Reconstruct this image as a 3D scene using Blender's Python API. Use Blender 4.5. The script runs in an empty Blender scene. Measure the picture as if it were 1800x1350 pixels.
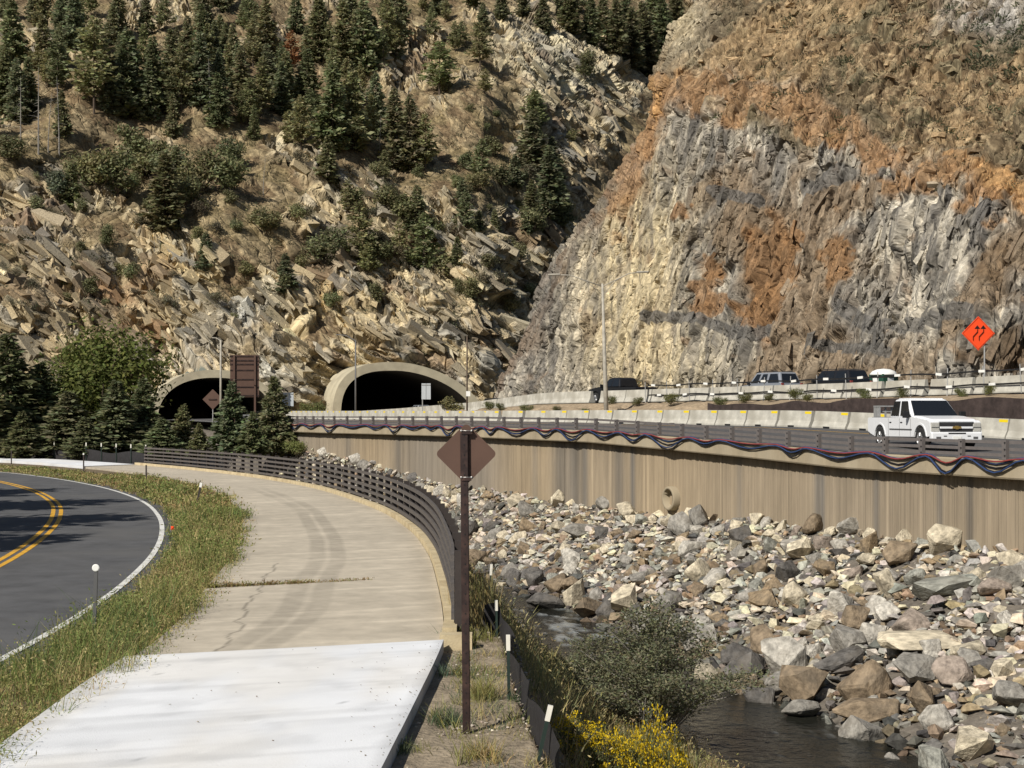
import bpy, bmesh, math, random
import numpy as np
from mathutils import Matrix, Vector

# ---------------------------------------------------------------- camera, sky, sun
F, CX, HV, EZ = 2500.0, 900.0, 730.0, 3.1      # focal length in px of an 1800 px frame, horizon row, eye height
sc = bpy.context.scene
cam_d = bpy.data.cameras.new('camera'); cam = bpy.data.objects.new('camera', cam_d)
sc.collection.objects.link(cam); sc.camera = cam
cam.location = (0, 0, EZ); cam.rotation_euler = (math.radians(90), 0, 0)
cam_d.sensor_width = 36; cam_d.lens = 50.0; cam_d.shift_y = (HV - 675) / 1800
cam_d.clip_start = 0.1; cam_d.clip_end = 2000
SUN_EL, SUN_H = math.radians(40), (-0.62, -0.785)
w = bpy.data.worlds.new('World'); sc.world = w; w.use_nodes = True
nt = w.node_tree; bg = nt.nodes['Background']
sky = nt.nodes.new('ShaderNodeTexSky'); sky.sky_type = 'NISHITA'; sky.sun_disc = False
sky.sun_elevation = SUN_EL; sky.sun_rotation = math.atan2(SUN_H[0], SUN_H[1])
nt.links.new(sky.outputs[0], bg.inputs[0]); bg.inputs[1].default_value = 0.055
sd = bpy.data.lights.new('sun', 'SUN'); sd.energy = 5.0; sd.angle = math.radians(0.53); sd.color = (1, 0.95, 0.87)
so = bpy.data.objects.new('sun', sd); sc.collection.objects.link(so)
sv = Vector((SUN_H[0] * math.cos(SUN_EL), SUN_H[1] * math.cos(SUN_EL), math.sin(SUN_EL)))
so.rotation_euler = sv.to_track_quat('Z', 'Y').to_euler(); so.location = (-40, -40, 60)
sc.view_settings.view_transform = 'Standard'; sc.view_settings.look = 'None'
sc.view_settings.exposure = 0.0; sc.view_settings.gamma = 1.0
try:
    sc.cycles.use_denoising = True; sc.cycles.max_bounces = 6; sc.cycles.diffuse_bounces = 3
    sc.cycles.transparent_max_bounces = 4; sc.cycles.caustics_reflective = False
except Exception: pass

rng = np.random.default_rng(11); R = random.Random(5)
C = sc.collection.objects

# ---------------------------------------------------------------- helpers
def P(u, v, z=0.0):
    D = F * (EZ - z) / (v - HV); return ((u - CX) / F * D, D, z)
def PD(u, v, D): return ((u - CX) / F * D, D, EZ - (v - HV) / F * D)

def hsh(ix, iy, iz, s):
    h = (ix.astype(np.int64) * 374761393 + iy.astype(np.int64) * 668265263 + iz.astype(np.int64) * 2147483647 + s * 974634777) & 0xffffffff
    h = ((h ^ (h >> 13)) * 1274126177) & 0xffffffff
    h = ((h ^ (h >> 16)) * 2246822519) & 0xffffffff
    return ((h ^ (h >> 15)) & 0xffffff) / float(0x1000000)
def vnoise(p, s=0):
    i = np.floor(p); f = p - i; f = f * f * (3 - 2 * f); i = i.astype(np.int64); r = 0
    for a in (0, 1):
        for b in (0, 1):
            for c in (0, 1):
                wgt = (f[:, 0] if a else 1 - f[:, 0]) * (f[:, 1] if b else 1 - f[:, 1]) * (f[:, 2] if c else 1 - f[:, 2])
                r = r + wgt * hsh(i[:, 0] + a, i[:, 1] + b, i[:, 2] + c, s)
    return r
def fbm(p, s=0, o=4):
    r = 0; a = 1; t = 0
    for k in range(o):
        r = r + a * vnoise(p * 2 ** k + 17.3 * k, s + k); t += a; a *= .5
    return r / t
def blocks(p, s, tilt=.9, k=16., jit=.75):
    """fractured blocks: every cell of a jittered lattice is a tilted plane; neighbours meet in a narrow ramp"""
    b = np.floor(p - .5).astype(np.int64); n = len(p); f1 = np.full(n, 9.); f2 = np.full(n, 9.); sv_ = np.zeros(n); sw_ = np.zeros(n); rr = np.zeros(n)
    for a in (0, 1):
        for c in (0, 1):
            for e in (0, 1):
                x, y, z = b[:, 0] + a, b[:, 1] + c, b[:, 2] + e; h = hsh(x, y, z, s); h2 = hsh(x, y, z, s + 7); h3 = (h * 977.13) % 1; h4 = (h2 * 883.7) % 1; h5 = (h * 3571.7) % 1; h6 = (h2 * 2903.3) % 1
                d0, d1, d2 = p[:, 0] - x - .5 - jit * (h - .5), p[:, 1] - y - .5 - jit * (h2 - .5), p[:, 2] - z - .5 - jit * (h3 - .5)
                d = np.sqrt(d0 * d0 + d1 * d1 + d2 * d2); m = d < f1
                f2 = np.where(m, f1, np.minimum(f2, d)); f1 = np.where(m, d, f1); rr = np.where(m, h4, rr)
                wt = np.exp(-k * d); sw_ += wt; sv_ += wt * ((h4 - .5) + tilt * ((h5 - .5) * d0 + (h6 - .5) * d1 + (h3 - .5) * d2))
    return sv_ / np.maximum(sw_, 1e-30), f2 - f1, rr
def sstep(a, b, x):
    t = np.clip((x - a) / (b - a), 0, 1); return t * t * (3 - 2 * t)

def mesh_np(name, V, faces, mat=None, col=None, smooth=False, extra=None, alpha=None):
    me = bpy.data.meshes.new(name); V = np.asarray(V, np.float32)
    me.vertices.add(len(V)); me.vertices.foreach_set('co', V.ravel())
    fl = [np.asarray(f, np.int32) for f in faces if len(f)]
    idx = np.concatenate([f.ravel() for f in fl]); tot = np.concatenate([np.full(len(f), f.shape[1], np.int32) for f in fl])
    st = np.concatenate([[0], np.cumsum(tot)[:-1]]).astype(np.int32)
    me.loops.add(len(idx)); me.loops.foreach_set('vertex_index', idx)
    me.polygons.add(len(tot)); me.polygons.foreach_set('loop_start', st)
    me.polygons.foreach_set('use_smooth', np.full(len(tot), smooth, bool))
    me.update(calc_edges=True)
    if col is not None:
        c4 = np.ones((len(V), 4), np.float32); c4[:, :3] = np.clip(col, 0, 1)
        if alpha is not None: c4[:, 3] = alpha
        a = me.color_attributes.new('col', 'FLOAT_COLOR', 'POINT'); a.data.foreach_set('color', c4.ravel())
    if extra is not None:
        a = me.attributes.new('tz', 'FLOAT_VECTOR', 'POINT'); a.data.foreach_set('vector', np.asarray(extra, np.float32).ravel())
    if mat: me.materials.append(mat)
    return me
def link(name, me, parent=None, loc=None, rot=None, scale=None):
    o = bpy.data.objects.new(name, me); C.link(o)
    if parent: o.parent = parent
    if loc is not None: o.location = loc
    if rot is not None: o.rotation_euler = rot
    if scale is not None: o.scale = scale if hasattr(scale, '__len__') else (scale,) * 3
    return o
def tag(o, label, cat, group=None):
    o['label'] = label; o['category'] = cat
    if group: o['group'] = group
    return o
def thing(name, label, cat, loc=(0, 0, 0), rz=0, group=None):
    o = bpy.data.objects.new(name, None); C.link(o); o.location = loc; o.rotation_euler = (0, 0, rz); o.empty_display_size = .1
    return tag(o, label, cat, group)
def copy_tree(o, parent=None):
    c = o.copy(); C.link(c)
    if parent: c.parent = parent
    for ch in o.children: copy_tree(ch, c)
    return c
def gridfaces(nr, nc, keep=None):
    i = np.arange((nr - 1) * (nc - 1)); r = i // (nc - 1); c = i % (nc - 1); a = r * nc + c
    q = np.stack([a, a + nc, a + nc + 1, a + 1], 1)
    return q if keep is None else q[keep]

class MB:
    def __init__(s): s.v = []; s.f = []
    def add(s, vs, fs):
        n = len(s.v); s.v += [tuple(x) for x in vs]; s.f += [tuple(n + k for k in f) for f in fs]; return s
    def box(s, c, d, M=None):
        x, y, z = d[0] / 2, d[1] / 2, d[2] / 2
        vs = [Vector(t) for t in ((-x, -y, -z), (x, -y, -z), (x, y, -z), (-x, y, -z), (-x, -y, z), (x, -y, z), (x, y, z), (-x, y, z))]
        if M is not None: vs = [M @ k for k in vs]
        c = Vector(c)
        return s.add([k + c for k in vs], [(0, 3, 2, 1), (4, 5, 6, 7), (0, 1, 5, 4), (1, 2, 6, 5), (2, 3, 7, 6), (3, 0, 4, 7)])
    def beam(s, p0, p1, wd, h, up=(0, 0, 1)):
        p0 = Vector(p0); p1 = Vector(p1); a = (p1 - p0).normalized(); b = a.cross(Vector(up)).normalized(); u = b.cross(a)
        vs = []
        for p in (p0, p1):
            for i, j in ((-1, -1), (1, -1), (1, 1), (-1, 1)): vs.append(p + b * (i * wd / 2) + u * (j * h / 2))
        return s.add(vs, [(0, 1, 2, 3), (7, 6, 5, 4), (0, 4, 5, 1), (1, 5, 6, 2), (2, 6, 7, 3), (3, 7, 4, 0)])
    def tube(s, pts, r, n=8, cap=True):
        pts = [Vector(p) for p in pts]; rr = r if hasattr(r, '__len__') else [r] * len(pts); vs = []; fs = []
        for i, p in enumerate(pts):
            a = (pts[min(i + 1, len(pts) - 1)] - pts[max(i - 1, 0)]).normalized()
            ref = Vector((0, 0, 1)) if abs(a.z) < .9 else Vector((1, 0, 0))
            b = a.cross(ref).normalized(); u = b.cross(a)
            for k in range(n):
                t = 2 * math.pi * k / n; vs.append(p + b * (rr[i] * math.cos(t)) + u * (rr[i] * math.sin(t)))
        for i in range(len(pts) - 1):
            for k in range(n):
                fs.append((i * n + k, i * n + (k + 1) % n, (i + 1) * n + (k + 1) % n, (i + 1) * n + k))
        if cap: fs.append(tuple(range(n))[::-1]); fs.append(tuple((len(pts) - 1) * n + k for k in range(n)))
        return s.add(vs, fs)
    def lathe(s, prof, n=20, c=(0, 0, 0), axis='y'):   # prof: (radius, offset along axis)
        vs = []; fs = []; m = len(prof)
        for k in range(n):
            t = 2 * math.pi * k / n
            for r, a in prof:
                x, z = r * math.cos(t), r * math.sin(t)
                vs.append((c[0] + x, c[1] + a, c[2] + z) if axis == 'y' else ((c[0] + x, c[1] + z, c[2] + a) if axis == 'z' else (c[0] + a, c[1] + x, c[2] + z)))
        for k in range(n):
            for j in range(m - 1):
                fs.append((k * m + j, k * m + j + 1, ((k + 1) % n) * m + j + 1, ((k + 1) % n) * m + j))
        return s.add(vs, fs)
    def prism(s, poly, d, f):                           # poly 2D, f(a,b,t)->3D, t in d
        n = len(poly); vs = [f(a, b, d[0]) for a, b in poly] + [f(a, b, d[1]) for a, b in poly]
        fs = [tuple(range(n)), tuple(range(n, 2 * n))[::-1]] + [(i, n + i, n + (i + 1) % n, (i + 1) % n) for i in range(n)]
        return s.add(vs, fs)
    def mesh(s, name, mat, smooth=False):
        me = bpy.data.meshes.new(name); me.from_pydata(s.v, [], s.f)
        bm = bmesh.new(); bm.from_mesh(me); bmesh.ops.recalc_face_normals(bm, faces=bm.faces); bm.to_mesh(me); bm.free()
        if smooth:
            me.polygons.foreach_set('use_smooth', np.ones(len(me.polygons), bool))
        if mat: me.materials.append(mat)
        return me
    def build(s, name, mat, parent=None, smooth=False, off=None, bevel=0, loc=None, rot=None):
        if off is not None: s.v = [(a - off[0], b - off[1], c - off[2]) for a, b, c in s.v]
        o = link(name, s.mesh(name, mat, smooth), parent, loc, rot)
        if bevel:
            m = o.modifiers.new('bevel', 'BEVEL'); m.width = bevel; m.segments = 2; m.limit_method = 'ANGLE'; m.angle_limit = math.radians(35)
        return o

# ---------------------------------------------------------------- materials
def _n(nt, t, **k):
    n = nt.nodes.new(t)
    for a, b in k.items(): setattr(n, a, b)
    return n
def pm(name, col, rough=.8, var=.15, scale=8, bump=0, bscale=40, metal=0, spec=.3, tint=None, src=None, stretch=None):
    """principled with noise variation. src: 'attr' vertex colour, 'obj' object colour, None constant"""
    m = bpy.data.materials.new(name); m.use_nodes = True; nt = m.node_tree; b = nt.nodes['Principled BSDF']
    b.inputs['Roughness'].default_value = rough; b.inputs['Metallic'].default_value = metal; b.inputs['Specular IOR Level'].default_value = spec
    tc = _n(nt, 'ShaderNodeTexCoord'); vec = tc.outputs['Object']
    if stretch:
        if stretch == 'tz':
            at = _n(nt, 'ShaderNodeAttribute', attribute_name='tz'); vec = at.outputs['Vector']
        else:
            mp = _n(nt, 'ShaderNodeMapping'); mp.inputs['Scale'].default_value = stretch; nt.links.new(vec, mp.inputs[0]); vec = mp.outputs[0]
    no = _n(nt, 'ShaderNodeTexNoise'); no.inputs['Scale'].default_value = scale; no.inputs['Detail'].default_value = 6; no.inputs['Roughness'].default_value = .65
    nt.links.new(vec, no.inputs['Vector'])
    mr = _n(nt, 'ShaderNodeMapRange'); mr.inputs[1].default_value = .3; mr.inputs[2].default_value = .7
    mr.inputs[3].default_value = 1 - var; mr.inputs[4].default_value = 1 + var; nt.links.new(no.outputs[0], mr.inputs[0])
    mx = _n(nt, 'ShaderNodeMix', data_type='RGBA', blend_type='MULTIPLY'); mx.inputs['Factor'].default_value = 1
    if src == 'attr':
        at = _n(nt, 'ShaderNodeAttribute', attribute_name='col'); nt.links.new(at.outputs['Color'], mx.inputs[6])
    elif src == 'obj':
        at = _n(nt, 'ShaderNodeObjectInfo'); nt.links.new(at.outputs['Color'], mx.inputs[6])
    else: mx.inputs[6].default_value = (*col, 1)
    nt.links.new(mr.outputs[0], mx.inputs[7]); out = mx.outputs[2]
    if tint:
        n2 = _n(nt, 'ShaderNodeTexNoise'); n2.inputs['Scale'].default_value = tint[1]; n2.inputs['Detail'].default_value = 4; nt.links.new(vec, n2.inputs['Vector'])
        m2 = _n(nt, 'ShaderNodeMapRange'); m2.inputs[1].default_value = .48; m2.inputs[2].default_value = .68; m2.inputs[4].default_value = tint[2]; nt.links.new(n2.outputs[0], m2.inputs[0])
        x2 = _n(nt, 'ShaderNodeMix', data_type='RGBA'); x2.inputs[7].default_value = (*tint[0], 1); nt.links.new(m2.outputs[0], x2.inputs['Factor']); nt.links.new(out, x2.inputs[6]); out = x2.outputs[2]
    nt.links.new(out, b.inputs['Base Color'])
    if bump:
        nb = _n(nt, 'ShaderNodeTexNoise'); nb.inputs['Scale'].default_value = bscale; nb.inputs['Detail'].default_value = 5; nt.links.new(vec, nb.inputs['Vector'])
        bp = _n(nt, 'ShaderNodeBump'); bp.inputs['Strength'].default_value = min(1, bump); bp.inputs['Distance'].default_value = .05 * max(1, bump); nt.links.new(nb.outputs[0], bp.inputs['Height']); nt.links.new(bp.outputs[0], b.inputs['Normal'])
    return m
def leafmat(name, var=.3, trans=.35):
    m = bpy.data.materials.new(name); m.use_nodes = True; nt = m.node_tree; b = nt.nodes['Principled BSDF']
    b.inputs['Roughness'].default_value = .65; b.inputs['Specular IOR Level'].default_value = .2
    at = _n(nt, 'ShaderNodeAttribute', attribute_name='col'); oi = _n(nt, 'ShaderNodeObjectInfo')
    mx = _n(nt, 'ShaderNodeMix', data_type='RGBA', blend_type='MULTIPLY'); mx.inputs['Factor'].default_value = 1
    nt.links.new(at.outputs['Color'], mx.inputs[6]); nt.links.new(oi.outputs['Color'], mx.inputs[7])
    nt.links.new(mx.outputs[2], b.inputs['Base Color'])
    tr = _n(nt, 'ShaderNodeBsdfTranslucent'); nt.links.new(mx.outputs[2], tr.inputs[0])
    ms = _n(nt, 'ShaderNodeMixShader'); ms.inputs[0].default_value = trans
    nt.links.new(b.outputs[0], ms.inputs[1]); nt.links.new(tr.outputs[0], ms.inputs[2]); nt.links.new(ms.outputs[0], nt.nodes['Material Output'].inputs[0])
    return m
def glass(name='dark_glass', col=(.012, .014, .017)):
    m = pm(name, col, .06, .05, 3, spec=.6); return m

M = dict(
    rock=pm('rock', (.3, .3, .3), .9, .28, 1.6, .8, 3.5, src='attr'),
    boulder=pm('boulder', (.3, .3, .3), .85, .6, 2.6, .9, 7, src='obj', tint=((.10, .085, .065), 1.7, .55)),
    rubble=pm('rubble', (.3, .3, .3), .9, .5, 6, .5, 14, src='attr'),
    soil=pm('soil', (.2, .15, .1), .95, .35, 5, .8, 18, src='attr'),
    leaf=leafmat('leaf'), grass=leafmat('grass', trans=.3),
    bark=pm('bark', (.10, .075, .055), .95, .3, 6, .5, 20), snag=pm('snag_wood', (.25, .23, .2), .9, .25, 5),
    asphalt=pm('asphalt', (.10, .10, .102), .9, .25, 1.2, .25, 120, tint=((.125, .122, .118), .35, .7)),
    hasphalt=pm('highway_asphalt', (.095, .092, .09), .9, .22, .8, .2, 100),
    yellow=pm('yellow_paint', (.72, .39, .04), .7, .16, 6, tint=((.25, .16, .05), 5, .55)), white=pm('white_paint', (.74, .73, .68), .7, .12, 6, tint=((.2, .2, .19), 5, .6)),
    slab_white=pm('fresh_concrete', (.80, .81, .82), .8, .05, 1.2, .12, 60, src='attr'),
    slab_tan=pm('old_concrete', (.45, .38, .28), .9, .14, 2.2, .2, 70, src='attr'),
    kerb=pm('kerb_concrete', (.52, .43, .27), .9, .2, 3, .2, 40, tint=((.33, .25, .14), 1.3, .6)),
    conc=pm('barrier_concrete', (.46, .44, .38), .9, .2, 2, .15, 40, tint=((.3, .28, .23), .8, .7)),
    portal=pm('portal_concrete', (.47, .42, .30), .9, .16, .6, .15, 12, tint=((.33, .29, .21), .5, .6)),
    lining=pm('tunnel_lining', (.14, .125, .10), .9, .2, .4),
    wall=pm('striated_wall', (.285, .23, .158), .92, .14, 3.0, .3, 6, stretch='tz', src='attr'),
    coping=pm('coping_concrete', (.32, .265, .18), .9, .22, 1.0, .15, 30, stretch='tz', tint=((.39, .34, .25), .4, .6)),
    rail=pm('brown_rail', (.105, .093, .085), .75, .25, 4, .1, 40), postdk=pm('brown_post', (.045, .036, .032), .75, .2, 4),
    hrail=pm('railing_steel', (.14, .125, .118), .6, .15, 5, spec=.4),
    signpost=pm('sign_post_brown', (.028, .016, .014), .5, .3, 9, spec=.4, tint=((.11, .06, .045), 7, .5)), signback=pm('sign_brown', (.105, .06, .043), .6, .09, 3, spec=.35),
    bolt=pm('bolt_metal', (.55, .53, .5), .4, .1, 9, metal=.7), galv=pm('galvanised', (.36, .36, .35), .55, .15, 5, metal=.3),
    black=pm('black_plastic', (.016, .016, .017), .5, .2, 6), fabric=pm('silt_fabric', (.028, .026, .027), .8, .25, 5, .3, 12),
    stake=pm('stake_white', (.74, .71, .62), .7, .1, 6), green=pm('post_green', (.02, .035, .028), .6, .1, 6),
    brownwall=pm('brown_sheeting', (.05, .036, .032), .9, .4, 2.5, .4, 5), orange=pm('orange_sign', (.92, .085, .02), .5, .05, 3), ink=pm('sign_ink', (.012, .01, .01), .6, .05, 3),
    lampwhite=pm('lamp_pole', (.38, .35, .29), .8, .25, 3), lampgrey=pm('grey_pole', (.16, .155, .15), .6, .1, 3, metal=.4),
    paintw=pm('white_car_paint', (.78, .79, .80), .25, .02, 2, spec=.5), paints=pm('silver_car_paint', (.34, .36, .39), .3, .02, 2, metal=.4), paintb=pm('black_car_paint', (.015, .015, .017), .25, .05, 2, spec=.5),
    glass=glass(), tyre=pm('tyre_rubber', (.02, .02, .02), .85, .2, 9), rim=pm('alloy', (.5, .5, .5), .35, .1, 6, metal=.8), chrome=pm('chrome', (.55, .56, .57), .2, .05, 4, metal=.9), gold=pm('gold_badge', (.45, .30, .09), .35, .05, 4, metal=.6),
    lamp=pm('headlamp', (.45, .44, .40), .15, .25, 25, spec=.6), trimgrey=pm('grey_trim', (.10, .10, .10), .6, .1, 5), darkgrey=pm('dark_trim', (.03, .03, .032), .6, .1, 5),
    hoseb=pm('hose_blue', (.03, .055, .135), .45, .15, 6), hoser=pm('hose_red', (.24, .05, .045), .45, .15, 6), hosek=pm('hose_black', (.015, .015, .02), .45, .15, 6),
    tgreen=pm('toilet_green', (.02, .07, .045), .5, .1, 4), tag=pm('white_tag', (.78, .78, .74), .6, .05, 4), reflect=pm('yellow_reflector', (.80, .60, .02), .45, .04, 4), signw=pm('sign_silver', (.5, .53, .55), .45, .06, 3, metal=.2),
)
def rockmat(name, st=.75, s1=1.0, s2=2.6, cv=.3, crack=.5):
    """fractured rock: every voronoi cell of the strata frame (attribute tz) gets its own facet normal and tone"""
    m = bpy.data.materials.new(name); m.use_nodes = True; nt = m.node_tree; L = nt.links.new; b = nt.nodes['Principled BSDF']
    b.inputs['Roughness'].default_value = .9; b.inputs['Specular IOR Level'].default_value = .2
    at = _n(nt, 'ShaderNodeAttribute', attribute_name='tz'); cl = _n(nt, 'ShaderNodeAttribute', attribute_name='col'); ge = _n(nt, 'ShaderNodeNewGeometry')
    dn = _n(nt, 'ShaderNodeTexNoise'); dn.inputs['Scale'].default_value = .7; dn.inputs['Detail'].default_value = 2; L(at.outputs['Vector'], dn.inputs['Vector'])
    wa = _n(nt, 'ShaderNodeVectorMath', operation='MULTIPLY_ADD'); wa.inputs[1].default_value = (.14, .14, .14); L(dn.outputs['Color'], wa.inputs[0]); L(at.outputs['Vector'], wa.inputs[2])
    acc = ge.outputs['Normal']; tone = None
    for sc_, k, an in ((s1, st, (1, 1, 1)), (s2, st * .8, (1, 1.7, 1.2)), (s2 * 2.2, st * .6, (1, 2.6, 1.5))):
        mp = _n(nt, 'ShaderNodeVectorMath', operation='MULTIPLY'); mp.inputs[1].default_value = an; L(wa.outputs[0], mp.inputs[0])
        vo = _n(nt, 'ShaderNodeTexVoronoi'); vo.inputs['Scale'].default_value = sc_; L(mp.outputs[0], vo.inputs['Vector'])
        su = _n(nt, 'ShaderNodeVectorMath', operation='SUBTRACT'); su.inputs[1].default_value = (.5, .5, .5); L(vo.outputs['Color'], su.inputs[0])
        sk_ = _n(nt, 'ShaderNodeVectorMath', operation='SCALE'); L(su.outputs[0], sk_.inputs[0]); L(cl.outputs['Alpha'], sk_.inputs['Scale'])
        ma = _n(nt, 'ShaderNodeVectorMath', operation='MULTIPLY_ADD'); ma.inputs[1].default_value = (k * 1.5,) * 3; L(sk_.outputs[0], ma.inputs[0]); L(acc, ma.inputs[2]); acc = ma.outputs[0]
        mr = _n(nt, 'ShaderNodeMapRange'); mr.inputs[3].default_value = 1 - cv; mr.inputs[4].default_value = 1 + cv; sp = _n(nt, 'ShaderNodeSeparateColor'); L(vo.outputs['Color'], sp.inputs[0]); L(sp.outputs[1], mr.inputs[0])
        if tone is None: tone = mr.outputs[0]
        else:
            mu = _n(nt, 'ShaderNodeMath', operation='MULTIPLY'); L(tone, mu.inputs[0]); L(mr.outputs[0], mu.inputs[1]); tone = mu.outputs[0]
    no = _n(nt, 'ShaderNodeVectorMath', operation='NORMALIZE'); L(acc, no.inputs[0])
    ve = _n(nt, 'ShaderNodeTexVoronoi', feature='DISTANCE_TO_EDGE'); ve.inputs['Scale'].default_value = s1; L(wa.outputs[0], ve.inputs['Vector'])
    mh = _n(nt, 'ShaderNodeMapRange'); mh.inputs[2].default_value = .09; L(ve.outputs['Distance'], mh.inputs[0])
    fn = _n(nt, 'ShaderNodeTexNoise'); fn.inputs['Scale'].default_value = 7; fn.inputs['Detail'].default_value = 5; L(at.outputs['Vector'], fn.inputs['Vector'])
    ad = _n(nt, 'ShaderNodeMath', operation='MULTIPLY_ADD'); ad.inputs[1].default_value = .7; L(fn.outputs[0], ad.inputs[0]); L(mh.outputs[0], ad.inputs[2])
    bp = _n(nt, 'ShaderNodeBump'); bp.inputs['Strength'].default_value = crack; bp.inputs['Distance'].default_value = .35; L(ad.outputs[0], bp.inputs['Height']); L(no.outputs[0], bp.inputs['Normal']); L(bp.outputs[0], b.inputs['Normal'])
    mx = _n(nt, 'ShaderNodeMix', data_type='RGBA', blend_type='MULTIPLY'); mx.inputs['Factor'].default_value = 1; L(cl.outputs['Color'], mx.inputs[6]); L(tone, mx.inputs[7]); L(mx.outputs[2], b.inputs['Base Color'])
    return m
M['rock_hill'] = rockmat('hill_rock', .62, 1.0, 2.4, .26, .5); M['rock_cliff'] = rockmat('cliff_rock', .42, 1.0, 2.3, .22, .5)
# water
mw = bpy.data.materials.new('river_water'); mw.use_nodes = True; nt = mw.node_tree; b = nt.nodes['Principled BSDF']
b.inputs['Roughness'].default_value = .12; b.inputs['IOR'].default_value = 1.33; b.inputs['Specular IOR Level'].default_value = .3
at = _n(nt, 'ShaderNodeAttribute', attribute_name='col'); nt.links.new(at.outputs['Color'], b.inputs['Base Color'])
nb = _n(nt, 'ShaderNodeTexNoise'); nb.inputs['Scale'].default_value = 3.0; nb.inputs['Detail'].default_value = 6; tc = _n(nt, 'ShaderNodeTexCoord'); nt.links.new(tc.outputs['Object'], nb.inputs['Vector'])
bp = _n(nt, 'ShaderNodeBump'); bp.inputs['Strength'].default_value = .7; bp.inputs['Distance'].default_value = .12; nt.links.new(nb.outputs[0], bp.inputs['Height']); nt.links.new(bp.outputs[0], b.inputs['Normal'])
M['water'] = mw
#PART2
# ---------------------------------------------------------------- curves
class Curve:
    def __init__(s, pts, step=.25):
        p = np.array(pts, float); q = np.vstack([2 * p[0] - p[1], p, 2 * p[-1] - p[-2]]); out = []
        for i in range(1, len(q) - 2):
            n = max(2, int(np.linalg.norm(q[i + 1] - q[i]) / .1)); t = np.linspace(0, 1, n, endpoint=False)[:, None]
            a, b, c, d = q[i - 1], q[i], q[i + 1], q[i + 2]
            out.append(.5 * (2 * b + (c - a) * t + (2 * a - 5 * b + 4 * c - d) * t ** 2 + (3 * b - a - 3 * c + d) * t ** 3))
        o = np.vstack(out + [p[-1:]]); L = np.concatenate([[0], np.cumsum(np.linalg.norm(np.diff(o, axis=0), axis=1))])
        s.L = L[-1]; s.s = np.arange(0, s.L, step); s.x = np.interp(s.s, L, o[:, 0]); s.y = np.interp(s.s, L, o[:, 1])
        k = np.ones(9) / 9
        s.x = np.convolve(np.pad(s.x, 4, mode='reflect', reflect_type='odd'), k, 'valid'); s.y = np.convolve(np.pad(s.y, 4, mode='reflect', reflect_type='odd'), k, 'valid')
        tx, ty = np.gradient(s.x), np.gradient(s.y); n = np.hypot(tx, ty); s.tx, s.ty = tx / n, ty / n
    def at(s, t, q=0.0):          # q to the right of travel
        t = np.asarray(t, float); f = lambda a: np.interp(t, s.s, a)
        tx, ty = f(s.tx), f(s.ty); return f(s.x) + q * ty, f(s.y) - q * tx
    def dir(s, t): return float(np.interp(t, s.s, s.tx)), float(np.interp(t, s.s, s.ty))
    def s_of_y(s, y): return np.interp(y, s.y, s.s)
HW = Curve([(36, -3), (29, 12), (22, 27), (15, 42), (11.6, 50), (7.8, 58.5), (3.6, 67.5), (-3, 80), (-9.3, 91), (-14.6, 100), (-25, 124), (-35, 151), (-44.8, 178), (-62, 224)])
def zedge(t): return np.interp(np.interp(t, HW.s, HW.y), [12, 42, 50, 56, 67.5, 80, 100, 180], [1.6, 1.66, 1.70, 1.93, 2.28, 2.36, 2.36, 2.6])
def zlow(t, q): return zedge(t) + .018 * np.asarray(q)
def qup(t): return np.interp(np.interp(t, HW.s, HW.y), [100, 178], [20, 25.5])
def zup(t): return np.interp(np.interp(t, HW.s, HW.y), [12, 62, 72, 83, 103, 120, 150, 178], [4.5, 4.2, 4.08, 4.05, 3.98, 3.4, 3.0, 2.75])
PC = Curve([(-1.5, 3), (-1.25, 10), (-1.1, 14.35), (-.97, 19.1), (-1.04, 21.5), (-1.37, 26), (-1.9, 31.8), (-2.87, 38.75), (-4.7, 47.5), (-8.4, 60), (-12.9, 70.5), (-17.8, 79.5), (-23, 87.5), (-31.5, 98), (-42, 107.5), (-60, 120)])
PW = 3.5
def pwf(t): return np.interp(np.interp(t, PC.s, PC.y), [5, 12.7, 17.3, 28, 39, 52, 64, 80, 90, 110], [3.2, 3.4, 3.75, 4.15, 4.45, 4.3, 4.0, 3.6, 3.5, 3.5])
RD = Curve([(-6.5, 4), (-6.5, 12), (-6.6, 19), (-6.95, 24), (-7.45, 28), (-8.2, 32.6), (-9.35, 38), (-11, 44.3), (-13.4, 51.7), (-16.7, 59.6), (-20.3, 66.6), (-24.2, 73), (-29, 79.5), (-39, 90), (-55, 102)])

def struct(name, me, parent=None):
    o = link(name, me, parent)
    if not parent: o['kind'] = 'structure'
    return o

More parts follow.
